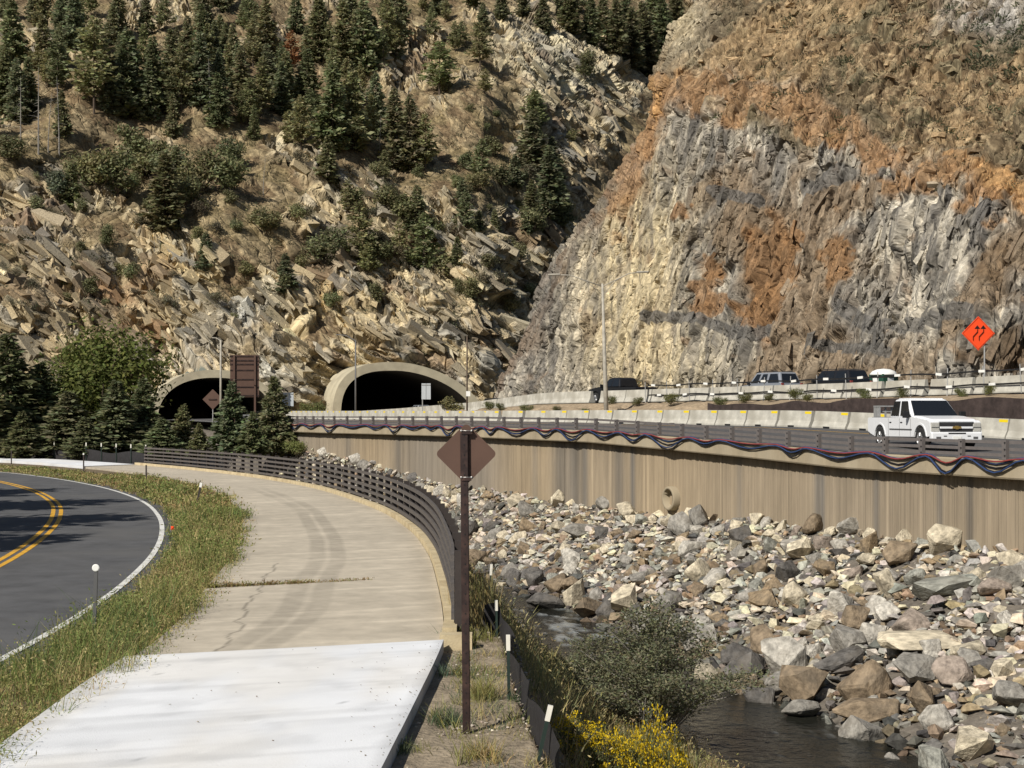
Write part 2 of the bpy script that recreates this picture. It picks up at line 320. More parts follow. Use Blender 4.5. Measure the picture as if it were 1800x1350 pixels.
# ---------------------------------------------------------------- ground sheet with the river channel
Z_W = -4.5
WLy = ([5, 19, 32, 45, 52, 58, 70, 85, 100, 140], [9.3, 6.6, 4.2, .9, -.6, -2.2, -5.5, -12, -20, -45])
WRy = ([5, 20, 31, 41.3, 55, 61, 70, 85, 100, 140], [17.5, 12.6, 9.3, 5.9, 2.3, .3, -2.2, -8.5, -16.5, -41])
def xe(y): return np.interp(y, PC.y, PC.x)
def xwall(y): return np.interp(y, HW.y, HW.x) + .45
def zwall(y): return np.interp(y, [40, 55, 61, 70, 83, 97, 110, 150], [-1.05, -1.05, -1.3, -1.28, -.9, .55, 1.1, 1.8])
def xs_(y): return np.interp(y, [5, 8, 13, 16, 20.5, 21.5], [.8, .6, .3, .05, -.15, -.5]) * (y < 21.5) + (xe(y) + .5) * (y >= 21.5)
def ground_z(x, y):
    xs, wl, wr, xw, zw = xs_(y), np.interp(y, *WLy), np.interp(y, *WRy), xwall(y), zwall(y)
    z = np.full(x.shape, -.09)
    t = np.clip((x - xs) / np.maximum(wl - xs, .1), 0, 1); tt = np.where(y > 21, np.clip(t * 2.2, 0, 1) * .45 + t * .55, np.clip(t * 6, 0, 1) * .25 + t * .75)
    z = np.where(x > xs, -.12 + tt * (Z_W - .05 + .12), z)
    mid = (x - wl) / np.maximum(wr - wl, .1); z = np.where(x > wl, Z_W - .05 - .7 * np.sin(np.pi * np.clip(mid, 0, 1)), z)
    t = np.clip((x - wr) / np.maximum(xw - wr, .1), 0, 1); z = np.where(x > wr, Z_W - .05 + t * (zw - Z_W + .05), z)
    z = np.where(y > 100, np.maximum(z, np.interp(y, [100, 125, 150], [-6, .2, 1.2])), z)
    return z
ug = np.arange(-420, 2300, 7.0); yg = np.geomspace(5.5, 205, 330)
U, Y = np.meshgrid(ug, yg); X = (U - CX) / F * Y; x, y = X.ravel(), Y.ravel(); z = ground_z(x, y)
p3 = np.stack([x, y, np.zeros_like(x)], 1); n1 = fbm(p3 * 1.3, 3); n2 = fbm(p3 * .25, 9)
xs, wl, wr, xw = xs_(y), np.interp(y, *WLy), np.interp(y, *WRy), xwall(y)
inside = (x < xe(y) + .3) & (x > xe(y) - 16)
z = z + np.where(inside, (n1 - .5) * .03, (n1 - .5) * .35 * np.clip((np.abs(x - xs)) / 1.5, 0.15, 1))
bank = ((x > xs) & (x < wl))[:, None]; rip = ((x > wr) & (x < xw + 1))[:, None]; bed = ((x >= wl) & (x <= wr))[:, None]
c = np.array([.27, .22, .155]) * (.75 + .5 * n1[:, None])
c = np.where(bank, np.array([.24, .175, .115]) * (.7 + .6 * n1[:, None]), c)
c = np.where(rip, np.array([.15, .13, .105]) * (.6 + .8 * n1[:, None]), c); c = np.where(bed, np.array([.05, .045, .035]), c)
verge = ((x < xe(y) - 3.8) & (x > xe(y) - 12))[:, None]; c = np.where(verge, np.array([.17, .13, .08]) * (.7 + .6 * n1[:, None]), c)
struct('ground', mesh_np('ground', np.stack([x, y, z], 1), [gridfaces(len(yg), len(ug))], M['soil'], c, True))
# river
yr = np.linspace(6, 128, 420); tr = np.linspace(0, 1, 70); Yr, Tr = np.meshgrid(yr, tr, indexing='ij')
a_, b_ = np.interp(Yr, *WLy) - 1.6, np.interp(Yr, *WRy) + 1.2; Xr = a_ + (b_ - a_) * Tr; xr, yrr = Xr.ravel(), Yr.ravel()
pn = np.stack([xr * 1.2 + yrr * .3, yrr * .55, xr * 0], 1); ns = fbm(pn * 1.5, 40); nf = fbm(pn * 4, 47)
foam = .8 * sstep(.62, .80, ns * .45 + nf * .55 + .17 * np.exp(-((yrr - 51) / 4) ** 2) + .06 * np.exp(-((yrr - 38) / 2.0) ** 2) - .02)
zr = Z_W + (ns - .5) * .12 + foam * .06
struct('river_water', mesh_np('river_water', np.stack([xr, yrr, zr], 1), [gridfaces(len(yr), len(tr))], mw, np.array([.018, .018, .014]) + foam[:, None] * np.array([.32, .34, .34]), True))

# ---------------------------------------------------------------- strips on curves
def strip(cv, s0, s1, lats, zf, step=.5, skew=0):
    n = max(2, int(abs(s1 - s0) / step) + 1); ss = np.linspace(s0, s1, n); V = []
    for q in lats:
        qq = q(ss) if callable(q) else q
        xx, yy = cv.at(ss + skew * qq, qq); V.append(np.stack([xx, yy, zf(ss, qq) + 0 * ss], 1))
    V = np.stack(V, 1); return ss, V
def slab(cv, s0, s1, q0, q1, z, th, mat, step=.12, nq=40, colf=None, smooth=False, skew=0):
    lats = list(np.linspace(q0, q1, nq)) if cv is not PC or q0 > -1 else [(lambda t, f=f: -f * (pwf(t) - q0 - PW) + q1 * (1 - f)) for f in np.linspace(1, 0, nq)]; ss, V = strip(cv, s0, s1, lats, lambda t, q: z, step, skew)
    nr, nc = V.shape[:2]; Vt = V.reshape(-1, 3); f = [gridfaces(nr, nc)]
    ring = np.concatenate([np.arange(nc), nc * np.arange(1, nr) + nc - 1, nc * (nr - 1) + np.arange(nc - 2, -1, -1), nc * np.arange(nr - 2, 0, -1)])
    low = Vt[ring] - [0, 0, th]; n0 = len(Vt); k = np.arange(len(ring)); k2 = (k + 1) % len(ring)
    f.append(np.stack([ring[k], ring[k2], n0 + k2, n0 + k], 1)); Va = np.vstack([Vt, low])
    S = np.repeat(ss[:, None], nc, 1); Q = np.stack([q(ss) + 0 * ss if callable(q) else q + 0 * ss for q in lats], 1); col = None
    if colf is not None:
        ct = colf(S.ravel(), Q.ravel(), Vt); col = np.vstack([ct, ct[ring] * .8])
    return mesh_np('slab', Va, f, mat, col)
# road
def zr_(t, q): return -.045 + 0 * t
ss, V = strip(RD, 0, RD.L - .5, [.55, 0, -1.5, -3.2, -5, -7.0, -7.5], zr_)
V[:, 0, 2] -= .05; V[:, 0, :2] += (fbm(np.stack([ss, ss * 0, ss * 0], 1) * 1.3, 4)[:, None] - .5) * .35
road = struct('road', mesh_np('road', V.reshape(-1, 3), [gridfaces(*V.shape[:2])], M['asphalt']))
for nm, a, b2, m in (('edge_line', .06, -.07, 'white'), ('centre_line', -2.88, -3.01, 'yellow'), ('centre_line', -3.12, -3.25, 'yellow'), ('edge_line', -6.4, -6.52, 'white')):
    ss, V = strip(RD, 0, RD.L - .6, [a, b2], lambda t, q: -.04 + 0 * t, .4)
    struct(nm, mesh_np(nm, V.reshape(-1, 3), [gridfaces(*V.shape[:2])], M[m]), road)
# path slabs
path = thing('path', '', '', (0, 0, 0)); del path['label']; del path['category']; path['kind'] = 'structure'
sy = lambda y: float(PC.s_of_y(y))
def col_tan(s, q, V):
    n = fbm(V * .7, 60); st = fbm(np.stack([s * 3.5, q * .5, s * 0], 1), 66); fine = vnoise(V * 9, 5)
    c = np.array([.50, .44, .345]) * (.86 + .22 * n + .06 * (fine - .5))[:, None]
    c = c * (1 + .16 * sstep(.58, .72, st))[:, None]
    yy = np.interp(s, PC.s, PC.y); wob = (vnoise(np.stack([s * .25, s * 0, s * 0], 1), 8) - .5) * .2
    fade = sstep(66, 55, yy) * (.55 + .45 * sstep(.25, .6, fbm(np.stack([s * .8, q * 2, s * 0], 1), 90)))
    for c0 in (2.05, 2.5):
        c = c * (1 - .20 * fade * sstep(.22, .12, np.abs(-q - c0 - wob + np.interp(yy, [18, 24], [-.25, 0]))))[:, None]
    ck = np.interp(yy, [18, 20, 23, 27], [2.72, 2.86, 3.05, 3.2]) + (vnoise(np.stack([s * 2, s * 0, s * 0], 1), 12) - .5) * .16
    c = c * (1 - .45 * sstep(.03, .012, np.abs(-q - ck)) * (yy < 31))[:, None]
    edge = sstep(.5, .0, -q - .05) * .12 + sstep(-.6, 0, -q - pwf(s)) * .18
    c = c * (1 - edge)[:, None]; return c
def col_white(s, q, V):
    n = fbm(V * .9, 70); st = fbm(np.stack([s * 5, q * .35, s * 0], 1), 77, 3); sp = vnoise(V * 14, 3)
    c = np.array([.80, .81, .82]) * (.94 + .10 * n - .13 * sstep(.52, .75, st))[:, None]; c = c * (1 - .10 * sstep(.55, .7, fbm(V * 2.6, 79)))[:, None]
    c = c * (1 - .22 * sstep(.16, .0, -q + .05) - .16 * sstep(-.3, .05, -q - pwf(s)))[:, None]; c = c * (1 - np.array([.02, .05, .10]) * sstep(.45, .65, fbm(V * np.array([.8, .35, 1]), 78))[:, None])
    return c * (1 - .35 * sstep(.972, .99, sp))[:, None]
ends = [27.1, 33.2, 39.4, 45.6, 51.8, 58, 64, 70, 76, 82, 88]
s_prev = sy(19.25)
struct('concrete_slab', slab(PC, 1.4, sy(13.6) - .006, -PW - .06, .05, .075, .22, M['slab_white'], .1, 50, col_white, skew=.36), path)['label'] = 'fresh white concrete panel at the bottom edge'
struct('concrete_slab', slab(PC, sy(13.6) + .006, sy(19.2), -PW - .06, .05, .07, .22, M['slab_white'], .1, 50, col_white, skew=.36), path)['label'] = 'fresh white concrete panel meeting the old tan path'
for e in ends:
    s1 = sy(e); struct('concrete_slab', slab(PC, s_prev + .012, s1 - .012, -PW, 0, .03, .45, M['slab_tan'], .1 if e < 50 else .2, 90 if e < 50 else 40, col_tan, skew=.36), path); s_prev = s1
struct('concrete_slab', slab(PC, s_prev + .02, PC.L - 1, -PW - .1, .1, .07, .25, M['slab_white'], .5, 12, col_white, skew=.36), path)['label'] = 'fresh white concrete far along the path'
# kerb under the railing: short precast lengths
sk = s_prev0 = sy(19.6); s_end = sy(88); kerb_n = 28; kl = (s_end - sk) / kerb_n
for i in range(kerb_n):
    a, b2 = sk + i * kl + .01, sk + (i + 1) * kl - .01; zt = .17 + R.uniform(-.008, .008)
    me = slab(PC, a, b2, .012, .21, zt, .75, M['kerb'], .6, 2); struct('kerb', me, path)
mb = MB(); ex, ey = PC.at(sk, .05); d = PC.dir(sk)
# abutment end block
ang = math.atan2(d[1], d[0]); Mz = Matrix.Rotation(ang - math.pi / 2, 3, 'Z')
mb.box((ex + .16, ey - .17, -.11), (.44, .26, .46), Mz); struct('kerb_end_block', mb.mesh('kerb_end_block', M['kerb']), path)

# ---------------------------------------------------------------- highways, median, wall
sH0 = 4.0; sT = float(HW.s_of_y(178))
ss, V = strip(HW, sH0, HW.L - 1, [.25, 3, 6, 9, 12, 14.5], zlow)
hw = struct('lower_highway', mesh_np('lower_highway', V.reshape(-1, 3), [gridfaces(*V.shape[:2])], M['hasphalt']))
for nm, q, m in (('edge_line', 1.2, 'white'), ('edge_line', 10.2, 'yellow')):
    ss, V = strip(HW, sH0, HW.L - 2, [q, q + .14], lambda t, q: zlow(t, q) + .005)
    struct(nm, mesh_np(nm, V.reshape(-1, 3), [gridfaces(*V.shape[:2])], M[m]), hw)
ss, V = strip(HW, sH0, HW.L - 1, [lambda t: qup(t) - .5, lambda t: qup(t) + 6, lambda t: qup(t) + 13.5], lambda t, q: zup(t))
struct('upper_highway', mesh_np('upper_highway', V.reshape(-1, 3), [gridfaces(*V.shape[:2])], M['hasphalt']))
nl = 36; fr = np.linspace(0, 1, nl); n = int((HW.L - sH0) / .3); ss = np.linspace(sH0, HW.L - 1, n); SS, FR = np.meshgrid(ss, fr, indexing='ij'); s_, f_ = SS.ravel(), FR.ravel()
q_ = 13.0 + f_ * (qup(s_) - .6 - 13.0); xx, yy = HW.at(s_, q_); z0, z1 = zlow(s_, 12.6), zup(s_)
sw_end = float(HW.s_of_y(77))        # the brown sheeting stands up to here
step_ = sstep(sw_end + 4, sw_end - 3, s_); prof = np.where(f_ < .16, 0, np.clip((f_ - .16) / .84, 0, 1) ** .85)
prof2 = np.where(f_ < .26, .0, .70 + .30 * np.clip((f_ - .26) / .74, 0, 1)); prof = prof * (1 - step_) + prof2 * step_
nz = fbm(np.stack([xx, yy, xx * 0], 1) * .5, 21); zz = z0 + (z1 - z0 - .05) * prof + (nz - .45) * .9 * np.sin(np.pi * f_) * (1 - .75 * step_) * np.where(f_ < .26, 1 - step_, 1) * (1 + .8 * (nz > .5))
cc = np.array([.34, .26, .17]) * (.7 + .55 * fbm(np.stack([xx, yy, xx * 0], 1) * 1.7, 31))[:, None]
struct('median_slope', mesh_np('median_slope', np.stack([xx, yy, zz], 1), [gridfaces(n, nl)], M['soil'], cc))
# retaining wall: ribbed face and coping
wall = thing('retaining_wall', 'long tan concrete retaining wall with vertical ribs carrying the highway above the rocks', 'wall', (0, 0, 0))
s1w = float(HW.s_of_y(128)); ds = .05; ss = np.arange(sH0, s1w, ds)
rib = hsh(np.floor(ss / .1).astype(np.int64), ss.astype(np.int64) * 0, ss.astype(np.int64) * 0, 5) * .05 + .035 * (np.floor(ss / .05).astype(int) % 2)
V = []; E = []
for kz in range(6):
    xx, yy = HW.at(ss, .42 - rib); zt = zedge(ss) - .42; zb = np.minimum(zwall(yy) - 1.2, zt - 1); zz = zt + (zb - zt) * kz / 5
    V.append(np.stack([xx, yy, zz], 1)); E.append(np.stack([ss * 2.2, ss * 0, zz * .16], 1))
V = np.stack(V, 1); E = np.stack(E, 1)
o1 = lambda a: np.stack([a, a * 0, a * 0], 1)
uu_ = CX + F * V[:, 0, 0] / V[:, 0, 1]; fine_ = vnoise(o1(ss / .13), 801) - .5; med_ = fbm(o1(ss / .9), 803, 3) - .5; big_ = fbm(o1(ss / 7), 805, 2) - .5; jt = sstep(.05, .0, np.abs((ss % 4.6) - 2.3))
dark_ = np.zeros(len(ss))
for cu, wu, am in ((985, 14, .35), (1010, 12, .4), (1028, 5, .4), (1088, 8, .3), (1112, 4, .5), (1437, 6, .4), (1446, 4, .45), (1540, 5, .4), (1652, 5, .35), (940, 6, .2), (1300, 5, .2), (700, 6, .25), (612, 5, .2), (1705, 6, .3)): dark_ += am * np.exp(-((uu_ - cu) / wu) ** 2)
lite_ = sum(np.exp(-((uu_ - cu) / 1.6) ** 2) for cu in (1041, 1132, 1139, 1072, 1560, 1620, 1740)); wc = []
for kz in range(6):
    f = kz / 5; v_ = 1 + .20 * fine_ + .26 * med_ + .25 * big_ - .35 * jt - dark_ * (.75 + .25 * vnoise(np.stack([ss, ss * 0 + kz * 1.7, ss * 0], 1), 811)) + .35 * lite_ + .12 * (vnoise(np.stack([ss / 1.6, ss * 0 + kz * .8, ss * 0], 1), 815) - .5) - .10 * sstep(.25, 0, f)
    base_ = np.array([.262, .215, .155]) + (big_ * .10 + .0)[:, None] * np.array([.5, .1, -.4]); g_ = np.array([.20, .195, .185]); wc.append((base_ + (g_ - base_) * np.clip(dark_ * 1.3, 0, .8)[:, None]) * np.clip(v_, .3, 1.6)[:, None])
link('wall_face', mesh_np('wall_face', V.reshape(-1, 3), [gridfaces(*V.shape[:2])], M['wall'], np.stack(wc, 1).reshape(-1, 3), extra=E.reshape(-1, 3)), wall)
prof = [(.6, .10), (.04, .10), (.0, .06), (-.03, -.42), (.0, -.47), (.6, -.47)]; ss = np.arange(sH0, s1w, .6); V = []; E = []
for q, dz in prof:
    xx, yy = HW.at(ss, q); V.append(np.stack([xx, yy, zedge(ss) + dz], 1)); E.append(np.stack([ss * 1.2, ss * 0 + q, np.full(len(ss), dz * .5)], 1))
V = np.stack(V, 1); link('coping', mesh_np('coping', V.reshape(-1, 3), [gridfaces(*V.shape[:2])], M['coping'], extra=np.stack(E, 1).reshape(-1, 3)), wall)
# brown sheeting behind the barrier
mbw = thing('brown_sheeting_wall', 'low dark brown sheeting wall behind the lower concrete barrier', 'wall')
ss = np.arange(sH0, sw_end, .35); q = 14.3; xx, yy = HW.at(ss, q); top = zlow(ss, 12.6) + (z1 * 0 + .0).mean() + .80 * (zup(ss) - zlow(ss, 12.6)) + (vnoise(np.stack([ss * .45, ss * 0, ss * 0], 1), 3) - .5) * .32
xx = xx + (vnoise(np.stack([ss * 1.3, ss * 0, ss * 0], 1), 6) - .5) * .25
V = np.stack([np.stack([xx, yy, zlow(ss, 12.6) - .2], 1), np.stack([xx, yy, top], 1), np.stack([HW.at(ss, q + .35)[0], HW.at(ss, q + .35)[1], top - .03], 1)], 1)
link('sheet', mesh_np('sheet', V.reshape(-1, 3), [gridfaces(*V.shape[:2])], M['brownwall']), mbw)

# ---------------------------------------------------------------- tunnels
TH = math.radians(20); AX = (-math.sin(TH), math.cos(TH)); RX = (math.cos(TH), math.sin(TH))
def arch(aL, aR, h, nL, nR, n=48):
    o = []
    for i in range(n + 1):
        t = math.pi * i / n; c, s = math.cos(t), math.sin(t); a, e = (aR, nR) if c > 0 else (aL, nL)
        o.append((math.copysign(a * abs(c) ** (2 / e), c), h * s ** (2 / e)))
    return o
TUN = [dict(o=PD(697, 730, 183), z=2.5, out=(8.4, 12.2, 7.45, 2.7, 1.75), inn=(7.3, 10.8, 6.35, 2.9, 1.75), lab='wider concrete tunnel portal, fully visible beside the rock cliff'),
       dict(o=PD(380, 730, 172), z=2.4, out=(7.9, 7.9, 6.2, 2.2, 2.2), inn=(6.9, 6.9, 5.25, 2.3, 2.3), lab='concrete tunnel portal half hidden behind the spruces')]
for T in TUN:
    ox, oy = T['o'][0], T['o'][1]
    W3 = lambda a, b, d: (a * RX[0] + d * AX[0], a * RX[1] + d * AX[1], b)
    t = thing('tunnel_portal', T['lab'], 'tunnel', (ox, oy, T['z']))
    po, pi_ = arch(*T['out']), arch(*T['inn']); n = len(po)
    po = [(po[0][0], -1.5)] + po + [(po[-1][0], -1.5)]; pi_ = [(pi_[0][0], -1.5)] + pi_ + [(pi_[-1][0], -1.5)]; n += 2
    mb = MB(); mb.add([W3(a, b, 0) for a, b in po] + [W3(a, b, 0) for a, b in pi_] + [W3(a, b, 14) for a, b in po], [(i, i + 1, n + i + 1, n + i) for i in range(n - 1)] + [(i, i + 1, 2 * n + i + 1, 2 * n + i) for i in range(n - 1)])
    mb.build('portal_ring', M['portal'], t)
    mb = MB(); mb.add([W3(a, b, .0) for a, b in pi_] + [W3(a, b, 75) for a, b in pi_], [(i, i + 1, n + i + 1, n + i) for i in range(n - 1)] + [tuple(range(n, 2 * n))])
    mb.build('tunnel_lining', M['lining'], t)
def in_tunnel(V):
    m = np.zeros(len(V), bool)
    for T in TUN:
        dx, dy = V[:, 0] - T['o'][0], V[:, 1] - T['o'][1]; a = dx * RX[0] + dy * RX[1]; d = dx * AX[0] + dy * AX[1]; h = V[:, 2] - T['z']
        A = np.where(a > 0, T['out'][1], T['out'][0]) * .985; e = np.where(a > 0, T['out'][4], T['out'][3])
        m |= (d > -8) & (d < 80) & (h < .985 * T['out'][2] * np.clip(1 - np.abs(np.clip(a / A, -1, 1)) ** e, 0, 1) ** (1 / e) + (np.abs(a) < A) * -.0) & (np.abs(a) < A)
    return m

# ---------------------------------------------------------------- hillside and cliff
def multi_slope(v, Db, zb, ks, vbs):
    s = (HV - v) / F; D = (ks[0] * Db + EZ - zb) / np.maximum(ks[0] - s, .05); 
    for k, vb in zip(ks[1:], vbs):
        sb = (HV - vb) / F; D1 = (ks[0] * Db + EZ - zb) / (ks[0] - sb); z1 = EZ + sb * D1
        Dn = (k * D1 + EZ - z1) / np.maximum(k - s, .05); D = np.where(v < vb, Dn, D); Db, zb, ks = D1, z1, [k]
    return D
def gauss(u, v, cu, cv, su, sv, rot=0):
    c, s = math.cos(rot), math.sin(rot); a = (u - cu) * c + (v - cv) * s; b = -(u - cu) * s + (v - cv) * c
    return np.exp(-(a / su) ** 2 - (b / sv) ** 2)
def stroke(u, v, pts, wd):
    d = np.full(u.shape, 1e9)
    for (a, b), (c, e) in zip(pts[:-1], pts[1:]):
        t = np.clip(((u - a) * (c - a) + (v - b) * (e - b)) / ((c - a) ** 2 + (e - b) ** 2), 0, 1)
        d = np.minimum(d, np.hypot(u - a - t * (c - a), v - b - t * (e - b)))
    return np.exp(-(d / wd) ** 2)
def frame(e1, e2):
    e1 = np.array(e1, float); e1 /= np.linalg.norm(e1); e2 = np.array(e2, float); e2 -= e1 * (e1 @ e2); e2 /= np.linalg.norm(e2)
    return np.stack([e1, e2, np.cross(e1, e2)], 1)
def normals(V, nr, nc):
    G = V.reshape(nr, nc, 3); du = np.gradient(G, axis=1); dv = np.gradient(G, axis=0); n = np.cross(dv, du)
    n /= np.linalg.norm(n, axis=2, keepdims=True) + 1e-9
    if n[nr // 2, nc // 2, 1] > 0: n = -n
    return n.reshape(-1, 3)
UL = lambda v: np.interp(v, [-60, 0, 50, 130, 270, 330, 440, 560, 690, 730], [1262, 1226, 1172, 1150, 1116, 1062, 985, 925, 868, 855])
# left hillside
uh = np.arange(-70, 1330, 1.75); vh = np.arange(-45, 752, 1.7); Uh, Vh = np.meshgrid(uh, vh); u, v = Uh.ravel(), Vh.ravel()
vb1 = np.interp(u, [0, 300, 600, 900, 1300], [600, 622, 612, 600, 600]); vb2 = np.interp(u, [0, 250, 500, 700, 900, 1300], [350, 440, 470, 430, 380, 300])
Dbh = np.interp(u, [-100, 250, 480, 560, 700, 850, 950, 1100, 1300], [166, 174, 178, 184, 189, 192, 206, 232, 258])
kk = np.interp(u, [0, 600, 850, 1000, 1300], [1.05, 1.15, 1.0, .9, .9])
def hill_D(u, v, vb1, vb2, Dbh, kk):
    s = (HV - v) / F; zb = 1.2; k0 = 2.2
    D = (k0 * Dbh + EZ - zb) / (k0 - s); s1 = (HV - vb1) / F; D1 = (k0 * Dbh + EZ - zb) / (k0 - s1); z1 = EZ + s1 * D1
    Dm = (kk * D1 + EZ - z1) / (kk - s); D = np.where(v < vb1, Dm, D); s2 = (HV - vb2) / F; D2 = (kk * D1 + EZ - z1) / (kk - s2); z2 = EZ + s2 * D2
    k2 = .74; Du = (k2 * D2 + EZ - z2) / (k2 - s); return np.where(v < vb2, Du, D)
D = hill_D(u, v, vb1, vb2, Dbh, kk)
D = D + 3 * gauss(u, v, 915, 420, 45, 260, -.15) - 5 * gauss(u, v, 990, 140, 120, 80, .35)
low = np.stack([u / 120, v / 90, u * 0], 1); D = D * (1 + .035 * (fbm(low, 101, 3) - .5) * sstep(690, 560, v) * 2)
V = np.stack([(u - CX) / F * D, D, EZ + (HV - v) / F * D], 1); nr, nc = len(vh), len(uh); N = normals(V, nr, nc)
B = frame((.62, -.35, .70), (.72, .1, -.69)); q = V @ B
nm = fbm(np.stack([u / 95 + v / 190, v / 85, u * 0], 1), 130, 4); dnm = fbm(V * .13, 140, 4)
# rock where the photo shows outcrops, soil elsewhere
rock = .30 + 1.5 * (nm - .5) + .9 * (dnm - .5)
rock += .38 * sstep(380, 520, v + (u - 450) * .12) + .75 * gauss(u, v, 1000, 130, 120, 70, .45) + .5 * gauss(u, v, 940, 470, 60, 120) + .45 * gauss(u, v, 560, 350, 90, 60) + .4 * gauss(u, v, 790, 400, 60, 90, .6) + .4 * gauss(u, v, 720, 110, 50, 40) + .4 * gauss(u, v, 475, 250, 25, 45, -.6) + .4 * gauss(u, v, 60, 400, 90, 60, .6)
rock -= .35 * gauss(u, v, 430, 390, 70, 60) + .3 * gauss(u, v, 640, 500, 60, 30) + .3 * gauss(u, v, 330, 200, 300, 120) + .3 * gauss(u, v, 850, 260, 60, 60) + .25 * gauss(u, v, 200, 530, 80, 35, .7)
rm = sstep(.30, .55, rock)
wv = (fbm(q * .06, 150, 2) - .5)[:, None] * np.array([3.0, 2, 1.5]); qq = q + wv
def saw(x): 
    f = x - np.floor(x); return np.where(f < .86, f / .86, (1 - f) / .14)
sm1 = fbm(qq * np.array([.10, .05, .08]), 155, 3); sm2 = fbm(qq * np.array([.25, .09, .2]), 158, 3)
st1 = (.5 - saw(qq[:, 0] / 3.1 + .7 * fbm(qq * np.array([.1, .03, .08]), 160, 2))) * sstep(.35, .6, sm1); st2 = (.5 - saw(qq[:, 0] / 1.15 + .5 * fbm(qq * np.array([.3, .06, .2]), 162, 2))) * sstep(.38, .62, sm2)
d1, c1, r1 = blocks(qq / np.array([2.8, 12, 6]), 200, 1.0, 13); d2, c2, r2 = blocks(qq / np.array([.9, 6, 2.6]), 230, 1.0, 11); d3, c3, r3 = blocks(qq / np.array([.5, 1.9, 1.1]), 260, 1.2, 11)
disp = rm * (2.2 * d1 + 1.1 * d2 + .22 * d3 + 2.3 * st1 + 1.0 * st2 - 1.1 * sstep(.11, .02, c1) - .5 * sstep(.16, .03, c2)) + (1 - rm) * (1.1 * (fbm(V * .35, 300, 4) - .5) + .7 * np.clip(d2, 0, 1) * (r2 > .62)) + .5 * rm
Vd = V + N * disp[:, None]
stt = fbm(q * np.array([1.6, .12, .3]), 320, 4); cn = fbm(V * .22, 330, 4); cf = vnoise(V * 2.3, 340)
tan = np.array([.30, .235, .13]); cream = np.array([.43, .36, .21]); grey = np.array([.19, .175, .14]); brn = np.array([.16, .105, .055]); soilc = np.array([.135, .095, .053]); dry = np.array([.175, .135, .07])
lerp = lambda a, b, t: a + (b - a) * np.clip(t, 0, 1)[:, None]
rc = lerp(np.tile(tan, (len(u), 1)), cream, sstep(.5, .72, stt) * .8); rc = lerp(rc, grey, sstep(.46, .32, stt) * .75 + .5 * sstep(.6, .8, r2)); rc = lerp(rc, brn, sstep(.55, .68, cn) * .75); rc = lerp(rc, np.array([.085, .07, .05]), sstep(.42, .30, fbm(q * np.array([2.4, .10, .35]), 322, 4)) * .7)
rust = .9 * gauss(u, v, 205, 525, 75, 28, .75) + .8 * gauss(u, v, 300, 600, 60, 22, .9) + .5 * gauss(u, v, 40, 400, 60, 30, .3) + .45 * gauss(u, v, 560, 520, 40, 30) + .5 * gauss(u, v, 720, 75, 35, 25)
rc = lerp(rc, np.array([.19, .10, .042]), rust * sstep(.35, .55, fbm(V * .3, 344)) * .95)
yel = .8 * gauss(u, v, 580, 530, 60, 35) + .8 * gauss(u, v, 590, 610, 70, 40) + .7 * gauss(u, v, 310, 455, 50, 25, .7) + .7 * gauss(u, v, 405, 500, 40, 20, .7) + .4 * gauss(u, v, 100, 560, 40, 40)
rc = lerp(rc, np.array([.42, .305, .13]), yel * sstep(.4, .6, fbm(V * .25, 346)) * .8)
rc = lerp(rc, np.array([.29, .285, .25]), (.9 * gauss(u, v, 430, 550, 40, 40) + .9 * gauss(u, v, 350, 615, 45, 30) + .7 * gauss(u, v, 470, 640, 30, 50) + .8 * gauss(u, v, 1000, 130, 110, 60, .4) * .5) * sstep(.35, .6, stt))
sl = lerp(np.tile(soilc, (len(u), 1)), dry, sstep(.42, .62, cn)); sl = lerp(sl, np.array([.26, .205, .12]), sstep(.5, .75, r2) * .6 + .3 * sstep(.6, .75, cf))
rc = rc + (rc.mean(1, keepdims=True) - rc) * .12; rc = lerp(rc, np.array([.33, .295, .20]), .75 * gauss(u, v, 995, 130, 120, 65, .4) * sstep(.3, .55, stt))  # cream outcrop rock, its colour lightened further to offset shade on its faces
col = lerp(sl * 1.15, rc * 1.6, rm) * (.78 + .44 * cf)[:, None]
fm = gridfaces(nr, nc); um, vm = u[fm[:, 0]], v[fm[:, 0]]
keep = (um < UL(vm) + 110) & ~in_tunnel(Vd)[fm].any(1)
hill = struct('hillside', mesh_np('hillside', Vd, [fm[keep]], M['rock_hill'], col, extra=qq / np.array([.95, 3.2, 1.9]), alpha=.35 + .65 * rm)); HV_ = Vd.reshape(nr, nc, 3)
def on_hill(uu, vv):
    i = int(np.clip((vv + 45) / 1.7, 0, nr - 1)); j = int(np.clip((uu + 70) / 1.75, 0, nc - 1)); return HV_[i, j]
BH = B; HRM, HCL = rm.reshape(nr, nc), col.reshape(nr, nc, 3)
BOXF = np.array([(0, 3, 2, 1), (4, 5, 6, 7), (0, 1, 5, 4), (1, 2, 6, 5), (2, 3, 7, 6), (3, 0, 4, 7)]); BOXV = np.array([(-1, -1, -1), (1, -1, -1), (1, 1, -1), (-1, 1, -1), (-1, -1, 1), (1, -1, 1), (1, 1, 1), (-1, 1, 1)], float)
